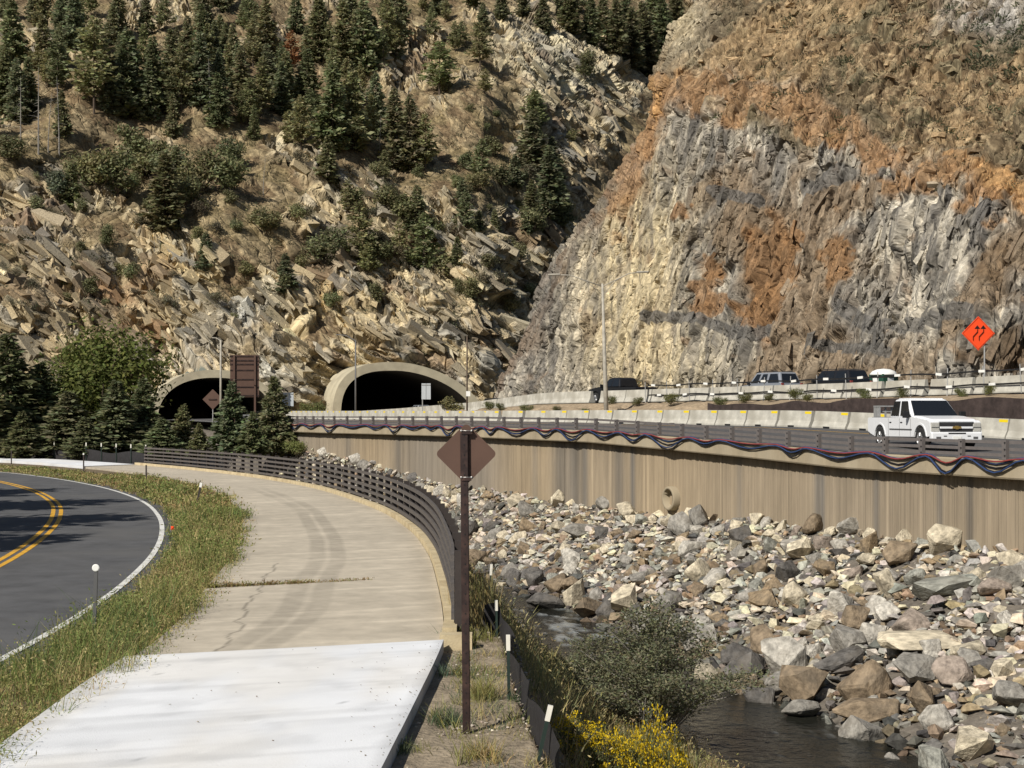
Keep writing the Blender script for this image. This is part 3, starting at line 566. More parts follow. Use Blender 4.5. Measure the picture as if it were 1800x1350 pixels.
def slabs(n, pick, Bf, size, jit, tone=(.8, 1.3)):
    out = []; k = 0
    while k < n:
        r_ = pick()
        if r_ is None: continue
        p, c_ = r_; Rj = np.array(Matrix.Rotation(R.gauss(0, jit), 3, 'X') @ Matrix.Rotation(R.gauss(0, jit), 3, 'Y') @ Matrix.Rotation(R.gauss(0, jit), 3, 'Z'))
        sz = np.array([R.uniform(*a) for a in size]) * .5 * (.35 + 1.05 * R.random() ** 1.8); v_ = BOXV * (1 + rng.uniform(-.5, .12, (8, 3))) * sz; v_ = (v_ @ Bf.T) @ Rj.T + p
        out.append((v_, BOXF, np.repeat(np.clip(c_ * R.uniform(*tone), 0, .8)[None], 8, 0))); k += 1
    return out
def pick_hill():
    i, j = R.randrange(60, nr - 30), R.randrange(20, nc - 120)
    if HRM[i, j] < .5 or uh[j] > UL(vh[i]) + 40 or in_tunnel(HV_[i, j] + np.array([(0, 0, 0), (0, 0, -2.2), (0, 0, -4), (2.5, 0, -1.5), (-2.5, 0, -1.5), (0, 3, -2.5)])).any() or HV_[i, j, 2] < 5.5: return None
    return HV_[i, j] + np.array([0, .32, -.16]), HCL[i, j]
sp_ = slabs(3400, pick_hill, BH, ((.35, 1.0), (1.4, 4.2), (.9, 2.4)), .2, (.7, 1.2))
# right rock cliff
va = np.arange(-45, 724, 1.55); na = 640; aa = np.concatenate([np.linspace(0, .035, 34, endpoint=False), np.linspace(.035, 1, na - 34)])
Va_, Aa = np.meshgrid(va, aa, indexing='ij'); v, a = Va_.ravel(), Aa.ravel(); ul = UL(v) + 20 * (fbm(np.stack([v / 45, v * 0, v * 0], 1), 400, 4) - .5) * 2; u = ul + a * (1885 - ul)
Db = np.interp(u, [840, 880, 1000, 1100, 1300, 1500, 1600, 1800, 1900], [158, 153, 141, 131, 114, 101, 95, 86, 82])
k1 = np.interp(u, [860, 1000, 1150, 1400, 1800], [1.0, 1.15, 1.5, 1.75, 1.6]); vb = np.interp(u, [860, 1000, 1150, 1250, 1300, 1400, 1500, 1700, 1900], [40, 100, 150, 200, 225, 250, 280, 330, 330])
s = (HV - v) / F; zb = 3.6; D = (k1 * Db + EZ - zb) / (k1 - s); sb = (HV - vb) / F; D1 = (k1 * Db + EZ - zb) / (k1 - sb); k2 = .78; D2 = (k2 * D1 + EZ - (EZ + sb * D1)) / (k2 - s)
D = np.where(v < vb, D2, D) + 20 * np.clip(1 - a / .035, 0, 1) ** 1.5
D = D * (1 + .03 * (fbm(np.stack([u / 140, v / 170, u * 0], 1), 401, 3) - .5) * sstep(700, 600, v) * 2)
D = D - 3.0 * gauss(u, v, 1740, 560, 70, 90, .4) + 2.5 * gauss(u, v, 1560, 470, 40, 160, -.3)
V = np.stack([(u - CX) / F * D, D, EZ + (HV - v) / F * D], 1); nr2, nc2 = len(va), len(aa); N = normals(V, nr2, nc2)
B = frame((.80, -.45, -.22), (.30, .12, .94)); q = V @ B
soil = sstep(-.06, .07, (vb - 20 - v) / 400 + .28 * (fbm(np.stack([u / 70, v / 50, u * 0], 1), 402, 4) - .5))
soil = soil * (1 - .8 * gauss(u, v, 1200, 40, 45, 70)) * (1 - .75 * gauss(u, v, 1740, 30, 80, 35)); rm = 1 - .35 * soil
wv = (fbm(q * .10, 410, 2) - .5)[:, None] * np.array([1.6, 2.5, 1.5]); qq = q + wv
d1, c1, r1 = blocks(qq / np.array([2.4, 7.5, 3.5]), 420, 1.1, 11); d2, c2, r2 = blocks(qq / np.array([.75, 2.8, 1.3]), 430, 1.2, 9); d3, c3, r3 = blocks(qq / np.array([.32, .9, .55]), 440, 1.2, 11)
smooth_zone = .6 * gauss(u, v, 1110, 500, 90, 170)
disp = rm * (1 - .55 * smooth_zone) * (.95 * d1 + .45 * d2 - .45 * sstep(.12, .02, c1) - .22 * sstep(.14, .03, c2)) + soil * (1.0 * (fbm(V * .6, 450, 4) - .5) + .8 * np.clip(d2, -.1, 1) * (r2 > .55) + .5 * d1)
grooves = np.abs(((u * .55 + (vnoise(np.stack([u / 40, v / 120, u * 0], 1), 9) - .5) * 8) % 5.2) - 2.6) / 2.6
disp += -.10 * smooth_zone * sstep(.4, .9, grooves)
Vd = V + N * disp[:, None]
strk = .55 * fbm(np.stack([u / 3.6 + v / 70, v / 190, u * 0], 1), 500, 4) + .45 * fbm(np.stack([u / 14 + v / 50, v / 90, u * 0], 1), 501, 4); cn = fbm(V * .16, 505, 4); cf = vnoise(V * 3.1, 510); sw = fbm(qq * np.array([.8, .22, .5]), 515, 4)
gr = np.array([.165, .15, .125]); dk = np.array([.082, .076, .068]); lt = np.array([.36, .325, .26]); crm = np.array([.385, .32, .20]); brn = np.array([.15, .105, .062]); og = np.array([.22, .12, .05])
c = np.tile(gr, (len(u), 1)); c = lerp(c, lt, sstep(.49, .60, strk) * .95 + .35 * sstep(.6, .75, sw)); c = lerp(c, dk, sstep(.45, .36, strk) * .6 + sstep(.45, .30, sw) * .6 + .35 * sstep(.7, .9, r2)); c = lerp(c, brn, sstep(.48, .66, cn) * .75)
c = lerp(c, crm, (1.15 * gauss(u, v, 1110, 470, 90, 200) + .5 * gauss(u, v, 1150, 640, 120, 50)) * (.35 + .8 * sstep(.36, .6, strk)))
wn = (fbm(np.stack([u / 30, v / 30, u * 0], 1), 520, 4) - .5) * 2
un, vn = u + wn * 38, v + (fbm(np.stack([u / 26, v / 34, u * 0], 1), 530, 4) - .5) * 60
edge = lambda g: sstep(.38, .50, g)
og_band = np.maximum(stroke(un, vn, [(1075, 330), (1120, 255), (1160, 150), (1290, 160), (1400, 180), (1500, 240)], 42), stroke(un, vn, [(1380, 170), (1470, 230), (1570, 300), (1700, 300), (1790, 330)], 46))
c = lerp(c, og, sstep(.25, .8, og_band + .8 * wn + .5 * (sw - .5)) * .8); c = lerp(c, np.array([.34, .20, .085]), sstep(.5, .95, og_band + .3 * wn) * sstep(.5, .65, cn) * .8)
scol = lerp(np.tile(np.array([.125, .086, .048]), (len(u), 1)), np.array([.225, .17, .10]), sstep(.45, .7, r3 * .5 + cf * .5)); scol = lerp(scol, np.array([.115, .10, .06]), sstep(.5, .65, fbm(V * .5, 540)) * .7)
sbig = fbm(V * .12, 560, 4); scol = lerp(scol, np.array([.10, .08, .05]), sstep(.5, .62, sbig) * .7); scol = lerp(scol, np.array([.25, .175, .095]), sstep(.46, .36, sbig) * .6); c = lerp(c, scol, soil * (1 - .75 * sstep(.3, .8, og_band + .4 * wn)))
for cu, cv, a1, b1, ro in ((1352, 470, 36, 95, .12), (1335, 545, 26, 50, .2), (1262, 537, 58, 15, 0), (1238, 500, 22, 34, .2), (1240, 470, 26, 18, .3), (1472, 462, 22, 42, .1), (1190, 375, 14, 20, 0), (1395, 420, 22, 30, .2)):
    c = lerp(c, np.array([.165, .092, .042]), sstep(.34, .62, gauss(un, vn, cu, cv, a1 * 1.25, b1 * 1.25, ro) + .25 * (sw - .5)) * .82)
for pts, wd in (([(1140, 560), (1230, 558), (1290, 585), (1345, 578)], 9), ([(1480, 540), (1530, 575), (1620, 570)], 12), ([(1430, 600), (1560, 620)], 9), ([(1640, 560), (1700, 545)], 14), ([(1260, 340), (1330, 350)], 10), ([(1420, 330), (1480, 300)], 14)):
    c = lerp(c, np.array([.085, .08, .072]), edge(stroke(u + wn * 10, v + wn * 8, pts, wd * 1.2)) * .85)
c = lerp(c, np.array([.105, .068, .036]), sstep(.3, .7, gauss(un, vn, 1755, 615, 70, 50) + .8 * gauss(un, vn, 1745, 470, 50, 60)) * .75)
c = lerp(c, np.array([.33, .31, .28]), gauss(u, v, 1740, 25, 75, 30) * sstep(.4, .6, sw)); c = lerp(c, np.array([.36, .30, .19]), gauss(u, v, 1200, 40, 35, 60) * .8)
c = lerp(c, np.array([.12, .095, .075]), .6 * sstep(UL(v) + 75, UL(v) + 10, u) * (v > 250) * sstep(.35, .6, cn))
c = c * (1.05 + .6 * cf)[:, None]
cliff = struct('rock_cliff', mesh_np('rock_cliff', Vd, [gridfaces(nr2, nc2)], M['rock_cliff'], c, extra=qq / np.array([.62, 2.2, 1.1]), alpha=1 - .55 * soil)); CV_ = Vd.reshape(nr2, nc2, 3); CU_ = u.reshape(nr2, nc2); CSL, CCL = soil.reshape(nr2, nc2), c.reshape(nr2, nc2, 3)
def on_cliff(uu, vv):
    i = int(np.clip((vv + 45) / 1.55, 0, nr2 - 1)); j = int(np.argmin(np.abs(CU_[i] - uu))); return CV_[i, j]

def pick_cliff(lo, hi):
    def f():
        i, j = R.randrange(30, nr2 - 20), R.randrange(45, nc2 - 2)
        if not lo <= CSL[i, j] <= hi or 1030 < CU_[i, j] < 1190 and R.random() < .7: return None
        return CV_[i, j] + np.array([0, .05, -.03]), CCL[i, j]
    return f
sp_ += slabs(260, pick_cliff(0, .3), B, ((.15, .5), (.6, 2.2), (.3, .8)), .15, (.8, 1.15)); sp_ += slabs(520, pick_cliff(.5, 1), frame((.2, -.3, .9), (.9, .1, .1)), ((.15, .6), (.4, 1.4), (.3, .9)), .4, (.8, 1.5))
def merge0(ps):
    o_ = 0; Vs, Fs, Ks = [], [], []
    for a, f, k in ps: Vs.append(a); Fs.append(f + o_); Ks.append(k); o_ += len(a)
    return np.vstack(Vs), np.vstack(Fs), np.vstack(Ks)
Vm, Fm, Km = merge0(sp_); o = link('rock_ledges', mesh_np('rock_ledges', Vm, [Fm], M['rubble'], Km)); o['kind'] = 'stuff'; tag(o, 'broken rock ledges and slabs sticking out of the hillside and cliff', 'rock')

# ---------------------------------------------------------------- vegetation builders
def cards(Cn, Dr, L, W, col, sag=0.0, nrm=None):
    """leaf-sized diamonds: centre base Cn, direction Dr, length L, width W"""
    n = len(Cn); Dr = Dr / (np.linalg.norm(Dr, axis=1, keepdims=True) + 1e-9)
    rv = rng.normal(size=(n, 3))
    if nrm is not None: rv = nrm + .55 * rv
    S = np.cross(Dr, rv); S /= np.linalg.norm(S, axis=1, keepdims=True) + 1e-9
    L = np.broadcast_to(L, n)[:, None]; W = np.broadcast_to(W, n)[:, None]
    V = np.stack([Cn, Cn + Dr * L * .5 + S * W * .5, Cn + Dr * L - [0, 0, sag], Cn + Dr * L * .5 - S * W * .5], 1).reshape(-1, 3)
    return V, np.arange(4 * n).reshape(-1, 4), np.repeat(col, 4, 0)
def blades(Bs, h, lean, wd, col):
    n = len(Bs); a = rng.uniform(0, 6.283, n); S = np.stack([np.cos(a), np.sin(a), 0 * a], 1) * wd[:, None] * .5
    T = np.stack([lean[:, 0], lean[:, 1], h], 1); m = Bs + T * [.38, .38, .55]; t = Bs + T
    V = np.stack([Bs - S, Bs + S, m - S * .8, m + S * .8, t], 1).reshape(-1, 3); i = np.arange(n)[:, None] * 5
    return V, i + np.array([0, 1, 3, 2]), i + np.array([2, 3, 4]), np.repeat(col, 5, 0)
def vary(base, n, v=.25, h=.12):
    return np.clip(np.array(base) * (1 + rng.uniform(-v, v, (n, 1))) * (1 + rng.uniform(-h, h, (n, 3))), 0, 1)
def merge(parts):
    V = []; Q = []; T = []; K = []; o = 0
    for p in parts:
        V.append(p[0]); K.append(p[-1])
        for f in p[1:-1]: (Q if f.shape[1] == 4 else T).append(f + o)
        o += len(p[0])
    return np.vstack(V), [np.vstack(x) for x in (Q, T) if x], np.vstack(K)
def conifer(seed, Rr=.2, nw=26, nb=7, ns=7, bare=.08, droop=.25, base=(.055, .075, .035), gap=.0, cl=1.0, top=.85):
    r = np.random.default_rng(seed); Cn = []; Dr = []; Ls = []
    for i in range(nw):
        f = i / (nw - 1); zz = bare + (1 - bare) * f ** .92; prof = (1 - f) ** top * min(1, .55 + f * 4)
        for b in range(nb):
            if r.random() < gap: continue
            a = r.uniform(0, 6.283); L = Rr * (prof * r.uniform(.4, 1.2) + .05); k = max(2, int(ns * (.35 + prof)))
            for t in np.linspace(.2, 1, k):
                dr = droop * r.uniform(.6, 1.3); p = np.array([math.cos(a) * L * t, math.sin(a) * L * t, zz + .012 * r.normal() - dr * L * t + .22 * L * t * t])
                for sd in (-1, 1):
                    b2 = a + sd * r.uniform(.3, 1.0); Cn.append(p); Dr.append((math.cos(b2), math.sin(b2), r.uniform(-.4, .3))); Ls.append((.045 + .2 * L) * r.uniform(.7, 1.3) * cl)
    Cn = np.array(Cn); Ls = np.array(Ls); col = vary(base, len(Cn), .35, .12)
    out = Cn * [1, 1, 0]; out /= np.linalg.norm(out, axis=1, keepdims=True) + 1e-6; V, Q, K = cards(Cn, np.array(Dr), Ls, Ls * .46, col, nrm=out * .9 + [0, 0, .8]); return mesh_np('crown', V, [Q], M['leaf'], K)
def trunk_mesh(Rb=.014, H=.97, lean=0, mat='bark', twigs=0, seed=0):
    mb = MB(); r = random.Random(seed); mb.tube([(lean * t * t, 0, H * t - .03) for t in (0, .3, .6, 1)], [Rb, Rb * .75, Rb * .45, Rb * .12], 6)
    for i in range(twigs):
        z = r.uniform(.25, .95) * H; a = r.uniform(0, 6.28); L = r.uniform(.05, .16) * (1.15 - z); b = (lean * (z / H) ** 2, 0, z)
        mb.tube([b, (b[0] + math.cos(a) * L, math.sin(a) * L, z - L * r.uniform(-.1, .5))], [Rb * .22, Rb * .06], 3, False)
    return mb.mesh('trunk', M[mat])
def leafball(seed, n=1800, blobs=9, base=(.07, .09, .04), L=.075, sq=(.38, .38, .34), zc=.56, open_=.35):
    r = np.random.default_rng(seed); B = r.normal(size=(blobs, 3)); B /= np.linalg.norm(B, axis=1, keepdims=True); B = B * np.array(sq) * r.uniform(.3, .75, (blobs, 1)) + [0, 0, zc]
    rad = r.uniform(.12, .24, blobs); k = r.integers(0, blobs, n); d = r.normal(size=(n, 3)); d /= np.linalg.norm(d, axis=1, keepdims=True)
    Cn = B[k] + d * rad[k][:, None] * r.uniform(open_, 1.08, (n, 1)); Cn[:, 2] = np.maximum(Cn[:, 2], .03)
    tone = r.uniform(.8, 1.2, blobs)[k][:, None]; col = vary(base, n, .3, .1) * tone
    V, Q, K = cards(Cn, np.cross(d, r.normal(size=(n, 3))) + d * .3, L * r.uniform(.6, 1.3, n), L * .5, col, nrm=d * 1.2 + [0, 0, .4]); return mesh_np('crown', V, [Q], M['leaf'], K)
def limbs_mesh(seed, n=7, h=.5, Rb=.022, sp=.25, mat='bark'):
    r = random.Random(seed); mb = MB(); mb.tube([(0, 0, -.03), (0, .005, h * .4)], [Rb, Rb * .8], 6)
    for i in range(n):
        a = r.uniform(0, 6.28); L = sp * r.uniform(.6, 1.2); zt = h * r.uniform(.8, 1.5)
        mb.tube([(0, .004, h * r.uniform(.2, .4)), (math.cos(a) * L * .5, math.sin(a) * L * .5, zt * .62), (math.cos(a) * L, math.sin(a) * L, zt)], [Rb * .6, Rb * .4, Rb * .1], 4, False)
    return mb.mesh('trunk', M[mat])
VAR = {}
VAR['spruce'] = [(trunk_mesh(.013, seed=i), conifer(40 + i, .20 + .025 * (i % 3), 28, 8, 8, .06, .3, (.23, .235, .13))) for i in range(5)]
VAR['pine'] = [(trunk_mesh(.014, twigs=10, seed=i), conifer(60 + i, .20 + .02 * i, 24, 8, 9, .24, .05, (.25, .255, .13), .3, .72, .6)) for i in range(4)]
VAR['juniper'] = [(limbs_mesh(80 + i, 5, .35), leafball(90 + i, 1500, 10, (.235, .235, .12), .07, (.3, .3, .36), .5)) for i in range(5)]
VAR['blue'] = [(limbs_mesh(180 + i, 5, .35), leafball(190 + i, 1500, 9, (.16, .19, .13), .07, (.22, .22, .4), .52)) for i in range(2)]
VAR['grey'] = [(limbs_mesh(280 + i, 8, .5, .02, .3), leafball(290 + i, 900, 10, (.17, .155, .105), .06, (.38, .38, .3), .48)) for i in range(3)]
VAR['rust'] = [(trunk_mesh(.014), conifer(300, .24, 20, 6, 6, .2, .1, (.32, .16, .075), .2, 1.1, .6))]
VAR['snag'] = [(trunk_mesh(.011, 1, .03 * (i - 1), 'snag', 26, i), None) for i in range(4)]
VAR['bigspruce'] = [(trunk_mesh(.014), conifer(310 + i, .27 + .03 * i, 34, 10, 12, .04, .28, (.20, .22, .115), .05, .8, .9)) for i in range(3)]
VAR['broad'] = [(limbs_mesh(330, 9, .5, .025, .3), leafball(331, 9000, 34, (.15, .18, .05), .034, (.42, .42, .42), .56, .5))]
VAR['bush'] = [(limbs_mesh(340 + i, 8, .5, .012, .35), leafball(341 + i, 2200, 14, (.17, .18, .07), .05, (.4, .4, .34), .45)) for i in range(2)]
def plant(kind, loc, H, label, cat='tree', group=None, wide=1.0, name=None, tone=None, i=None, lean=(0, 0)):
    tm, cm = VAR[kind][R.randrange(len(VAR[kind])) if i is None else i]
    nmn = name or {'spruce': 'spruce_tree', 'pine': 'pine_tree', 'juniper': 'juniper_tree', 'blue': 'juniper_tree', 'grey': 'shrub', 'rust': 'pine_tree', 'snag': 'dead_tree', 'bigspruce': 'spruce_tree', 'broad': 'broadleaf_tree', 'bush': 'shrub'}[kind]
    t = thing(nmn, label, cat, (float(loc[0]), float(loc[1]), float(loc[2])), R.uniform(0, 6.28) if kind != 'snag' else 0, group); t.scale = (H * wide, H * wide, H); t.rotation_euler[0] = lean[0]; t.rotation_euler[1] = lean[1]
    link('trunk', tm, t)
    if cm:
        o = link('crown', cm, t); g = R.uniform(.8, 1.2) if tone is None else tone; o.color = (g * R.uniform(.92, 1.1), g, g * R.uniform(.9, 1.05), 1)
    return t

# ---------------------------------------------------------------- hillside trees
def zone(u, v, hp):
    a = 'at the left edge' if u < 120 else ('above the big leafy tree' if u < 280 else ('above the half hidden tunnel' if u < 430 else ('above the gap between the tunnels' if u < 570 else 'above the wider tunnel')))
    b = 'touching the top edge' if v - hp < 15 else ('inside the dense stand' if v < 195 else 'on the stand\'s lower fringe')
    return a, b, 'tall' if hp > 105 else 'short'
def ptree(kind, u, v, hp, label, group=None, wide=1.0, **k):
    p = on_hill(u, v); H = hp * p[1] / F; return plant(kind, (p[0], p[1] + .3, p[2] - .3), H, label, 'shrub' if kind == 'grey' else 'tree', group, wide, **k)
G1 = 'conifers in the dense stand high on the hillside'; L1 = {'spruce': 'dark green spruce in the dense stand high on the hillside', 'pine': 'open crowned pine in the dense stand high on the hillside'}
for u, v, h, k in [(20, 115, 130, 'spruce'), (8, 205, 120, 'spruce'), (48, 205, 110, 'spruce'), (100, 170, 120, 'pine'), (130, 100, 110, 'spruce'), (165, 200, 185, 'pine'), (195, 205, 120, 'spruce'), (225, 208, 170, 'spruce'), (257, 62, 75, 'spruce'), (268, 205, 150, 'spruce'), (300, 212, 80, 'pine'), (330, 112, 90, 'spruce'), (352, 190, 130, 'spruce'), (382, 228, 100, 'spruce'), (396, 112, 70, 'spruce'), (420, 192, 110, 'spruce'), (440, 222, 95, 'pine'), (468, 112, 120, 'spruce'), (496, 202, 95, 'spruce'), (540, 192, 110, 'spruce'), (560, 112, 120, 'spruce'), (585, 272, 160, 'spruce'), (622, 266, 150, 'spruce'), (602, 132, 140, 'spruce'), (640, 132, 130, 'spruce'), (655, 122, 90, 'spruce'), (692, 300, 135, 'spruce'), (722, 302, 130, 'spruce'), (748, 306, 110, 'pine'), (660, 240, 110, 'spruce'), (530, 275, 110, 'pine'), (505, 262, 70, 'pine'), (470, 170, 90, 'spruce'), (445, 120, 90, 'pine'), (300, 150, 110, 'spruce'), (75, 130, 100, 'spruce'), (560, 40, 60, 'spruce'), (620, 30, 60, 'spruce'), (690, 30, 50, 'pine'), (520, 60, 70, 'spruce'), (430, 50, 60, 'spruce'), (350, 60, 70, 'spruce'), (290, 60, 70, 'pine'), (200, 80, 80, 'spruce'), (60, 40, 70, 'spruce'), (10, 30, 70, 'spruce'), (160, 30, 60, 'pine'), (745, 20, 50, 'pine'), (760, 75, 60, 'pine'), (800, 95, 60, 'pine')]:
    za, zb_, zs = zone(u, v, h); ptree(k, u, v, h * R.uniform(.92, 1.05), '%s %s %s %s' % (zs, 'full spruce' if k == 'spruce' else 'open pine', zb_, za), '%s %s %s %s' % (zs, k, zb_, za))
for i in range(66):
    u = R.uniform(-20, 700); v = R.uniform(-15, 262) + (u - 300) * .02
    h = R.uniform(60, 125); k = 'spruce' if R.random() < .45 else 'pine'; za, zb_, zs = zone(u, v, h); ptree(k, u, v, h, '%s slender %s %s %s' % (zs, 'spruce' if k == 'spruce' else 'loose pine', zb_, za), '%s slender %s %s %s' % (zs, k, zb_, za), .85)
ptree('rust', 512, 128, 75, 'rust brown dying pine among green conifers on the hillside')
ptree('pine', 775, 172, 98, 'broad light green pine alone on the slope beside bare outcrops', wide=1.5, tone=1.25)
for (u, v, h), lb in zip([(35, 248, 125), (68, 274, 165), (84, 268, 115), (104, 275, 150), (370, 212, 120), (268, 470, 75), (462, 345, 80), (665, 290, 90)], ['thin bare dead trunk, leftmost of the snags near the edge of the hillside', 'tallest bare dead trunk in the snag cluster on the hillside', 'bare dead trunk just right of the tallest snag', 'pale leaning dead trunk, rightmost of the snag cluster', 'grey leaning dead tree among the spruces of the upper hillside', 'small dead snag above the strata over the covered sign', 'dead grey snag below the pale slab outcrop', 'thin dead snag beneath the central spruces']):
    ptree('snag', u, v, h, lb)
G2 = 'rounded junipers on the middle hillside'; L2 = 'rounded olive green juniper on the middle hillside'
for u, v, h, w_ in [(140, 335, 75, 1.0), (175, 350, 95, 1.0), (205, 358, 100, 1.0), (330, 372, 75, 1.1), (352, 345, 100, 1), (402, 348, 85, 1.1), (300, 330, 80, 1.2), (265, 320, 90, 1.1), (405, 300, 70, 1), (230, 290, 80, 1.1), (145, 384, 36, 1), (185, 437, 46, .9), (140, 443, 24, 1.2), (465, 418, 62, 1.4), (570, 472, 80, 1.2), (668, 470, 60, 1.2), (690, 385, 62, 1.3), (712, 395, 60, 1.2), (792, 482, 60, 1.2), (660, 537, 48, 1), (800, 532, 36, 1), (930, 420, 60, 1.2), (865, 277, 46, 1.1), (1028, 142, 56, 1.0), (880, 335, 50, 1.4), (840, 340, 45, 1.4), (1005, 252, 34, 1.2), (985, 405, 60, 1.2), (620, 380, 45, 1.2), (520, 395, 40, 1.2), (15, 285, 50, 1.6), (760, 420, 50, 1.2), (855, 480, 40, 1.3), (820, 300, 40, 1.2)]:
    za = 'left of the lone dark spruce' if u < 290 else ('around the dirt clearing over the half hidden tunnel' if u < 530 else ('above the wider tunnel' if u < 830 else 'in the gully near the cliff')); zs = 'large' if h > 68 else ('medium' if h > 45 else 'small')
    ptree('juniper', u, v, h * 1.1, '%s rounded juniper %s' % (zs, za), '%s junipers %s' % (zs, za), w_ * 1.1, tone=R.uniform(.65, 1.0))
for i in range(110):
    u = R.uniform(0, 990); v = R.uniform(300, 560) if i < 70 or u < 560 else R.uniform(180, 480)
    if 430 < u < 520 and v < 420: continue
    za = 'left of the lone dark spruce' if u < 290 else ('over the half hidden tunnel' if u < 530 else ('above the wider tunnel' if u < 830 else 'in the gully near the cliff'))
    gk = R.random() < .55; ptree('grey' if gk else 'juniper', u, v, R.uniform(20, 46), ('bare greyish shrub among the rocks ' if gk else 'low green scrub clump among the rocks ') + za, ('grey shrubs ' if gk else 'scrub clumps ') + za, 1.25, tone=R.uniform(.75, 1.15))
for i in range(34):
    zn = R.choice(((110, 440, 265, 400, 'left of the bare clearing'), (540, 820, 300, 490, 'over the wider tunnel mouth'), (840, 1000, 210, 420, 'in the gully by the cliff'), (690, 860, 20, 170, 'near the top beside bare outcrops')))
    u, v = R.uniform(zn[0], zn[1]), R.uniform(zn[2], zn[3]); k = R.choice(('pine', 'pine', 'juniper', 'spruce')); h = R.uniform(45, 105) * (.7 if k == 'juniper' else 1); zs = 'taller' if h > 70 else 'smaller'
    ptree(k, u, v, h, '%s scattered %s on the open slope %s' % (zs, k, zn[4]), '%s scattered %ss %s' % (zs, k, zn[4]), 1.15)
ptree('blue', 97, 368, 66, 'blue green juniper on the rocks at the hillside edge', wide=1.1)
for (u, v, h), lb in zip([(295, 418, 140), (365, 472, 75), (500, 528, 72)], ['dark conical spruce standing alone above the tilted strata', 'small dark spruce perched on the tilted strata', 'dark spruce on the ledge above the space between the tunnels']):
    ptree('spruce', u, v, h, lb, wide=1.25, tone=.75)
for (u, v, h), lb in zip([(635, 468, 125), (745, 482, 125), (700, 470, 80)], ['thin open pine above the wider tunnel, left of its pair', 'thin open pine above the wider tunnel, right of its pair', 'low open pine between the two thin pines']):
    ptree('pine', u, v, h, lb)
G3 = 'conifers in the gully beside the cliff'
for u, v, h in [(935, 305, 110), (960, 392, 130), (925, 402, 75), (985, 395, 90), (905, 330, 60), (945, 230, 60), (970, 330, 90)]: ptree('spruce', u, v, h, 'dark conifer in the gully beside the big rock cliff', G3, 1.2, tone=.8)
G4 = 'conifers behind the pale outcrop'
for u, v, h in [(960, 62, 80), (1000, 62, 90), (1040, 82, 90), (1080, 102, 100), (1110, 122, 110), (1140, 134, 120), (1165, 95, 100), (1060, 60, 70), (1100, 60, 80), (1150, 50, 80), (920, 30, 60), (880, 40, 60), (985, 30, 60), (1190, 40, 70), (1125, 95, 90), (850, 60, 55), (1015, 20, 60), (830, 25, 60)]: ptree('spruce', u, v, h, 'conifer in the dark wood behind the pale outcrop', G4, 1.15, tone=R.uniform(.7, .95))
# low brush on the slopes
parts = []
def brush(getp, n, us, vs, size, cols, per=34):
    for i in range(n):
        p = getp(R.uniform(*us), R.uniform(*vs)); s = R.uniform(*size); d = rng.normal(size=(per, 3)); d /= np.linalg.norm(d, axis=1, keepdims=True); d[:, 2] = np.abs(d[:, 2])
        Cn = np.array(p) + d * s * rng.uniform(.2, .8, (per, 1)) * [1, 1, .7] - [0, 0, .1]; parts.append(cards(Cn, d + rng.normal(size=(per, 3)) * .5, s * .34, s * .10, vary(R.choice(cols), per, .3, .1)))
GB = [(.10, .105, .055), (.13, .12, .07), (.09, .10, .06), (.16, .13, .075), (.075, .09, .05)]
brush(on_hill, 900, (-20, 900), (240, 560), (.4, 1.3), GB); brush(on_hill, 320, (-20, 1180), (0, 260), (.5, 1.5), GB); brush(on_hill, 260, (640, 960), (260, 640), (.5, 1.5), GB); brush(on_hill, 120, (0, 860), (520, 640), (.3, .8), GB)
brush(on_cliff, 1100, (1230, 1860), (-20, 260), (.2, .65), GB, 18); brush(on_cliff, 170, (1260, 1860), (-20, 250), (.5, 1.15), [(.085, .095, .05), (.11, .11, .06), (.13, .10, .065)], 50); brush(on_cliff, 90, (1500, 1860), (200, 330), (.25, .7), GB, 20); brush(on_cliff, 24, (1700, 1850), (40, 140), (.8, 1.6), GB[2:3] + GB[4:], 60); brush(on_cliff, 40, (900, 1130), (640, 705), (.3, .9), GB, 20)
Vm, Fm, Km = merge(parts); o = link('hillside_brush', mesh_np('hillside_brush', Vm, Fm, M['leaf'], Km)); o['kind'] = 'stuff'; tag(o, 'low dry brush and scrub scattered over the rocky slopes', 'brush')

# ---------------------------------------------------------------- riprap boulders
def hull_rock(seed, n=13, sq=(1, .8, .6)):
    r = np.random.default_rng(seed); d = r.normal(size=(n, 3)); d /= np.linalg.norm(d, axis=1, keepdims=True); d *= r.uniform(.75, 1.15, (n, 1)) * np.array(sq)
    bm = bmesh.new(); vs = [bm.verts.new(p) for p in d]; g = bmesh.ops.convex_hull(bm, input=vs); bmesh.ops.delete(bm, geom=[x for x in g['geom_interior'] if isinstance(x, bmesh.types.BMVert)], context='VERTS')
    bmesh.ops.triangulate(bm, faces=bm.faces); bm.verts.index_update(); V = np.array([v.co[:] for v in bm.verts]); T = np.array([[v.index for v in f.verts] for f in bm.faces]); bm.free(); return V, T
def cut_rock(seed):
    """bigger boulder: hull with chipped edges and slight relief"""
    r = random.Random(seed); V, T = hull_rock(seed, 16, (1, r.uniform(.6, .95), r.uniform(.45, .8))); me = bpy.data.meshes.new('boulder'); me.from_pydata(V.tolist(), [], T.tolist())
    bm = bmesh.new(); bm.from_mesh(me); bmesh.ops.recalc_face_normals(bm, faces=bm.faces)
    bmesh.ops.bevel(bm, geom=bm.edges[:], offset=.05, segments=1, affect='EDGES', profile=.5, clamp_overlap=True)
    for v in bm.verts: v.co *= 1 + r.uniform(-.025, .025)
    bm.to_mesh(me); bm.free(); me.materials.append(M['boulder']); return me
BR = [cut_rock(900 + i) for i in range(18)]; SR = [hull_rock(950 + i, 11, (1, R.uniform(.6, 1), R.uniform(.4, .8))) for i in range(14)]
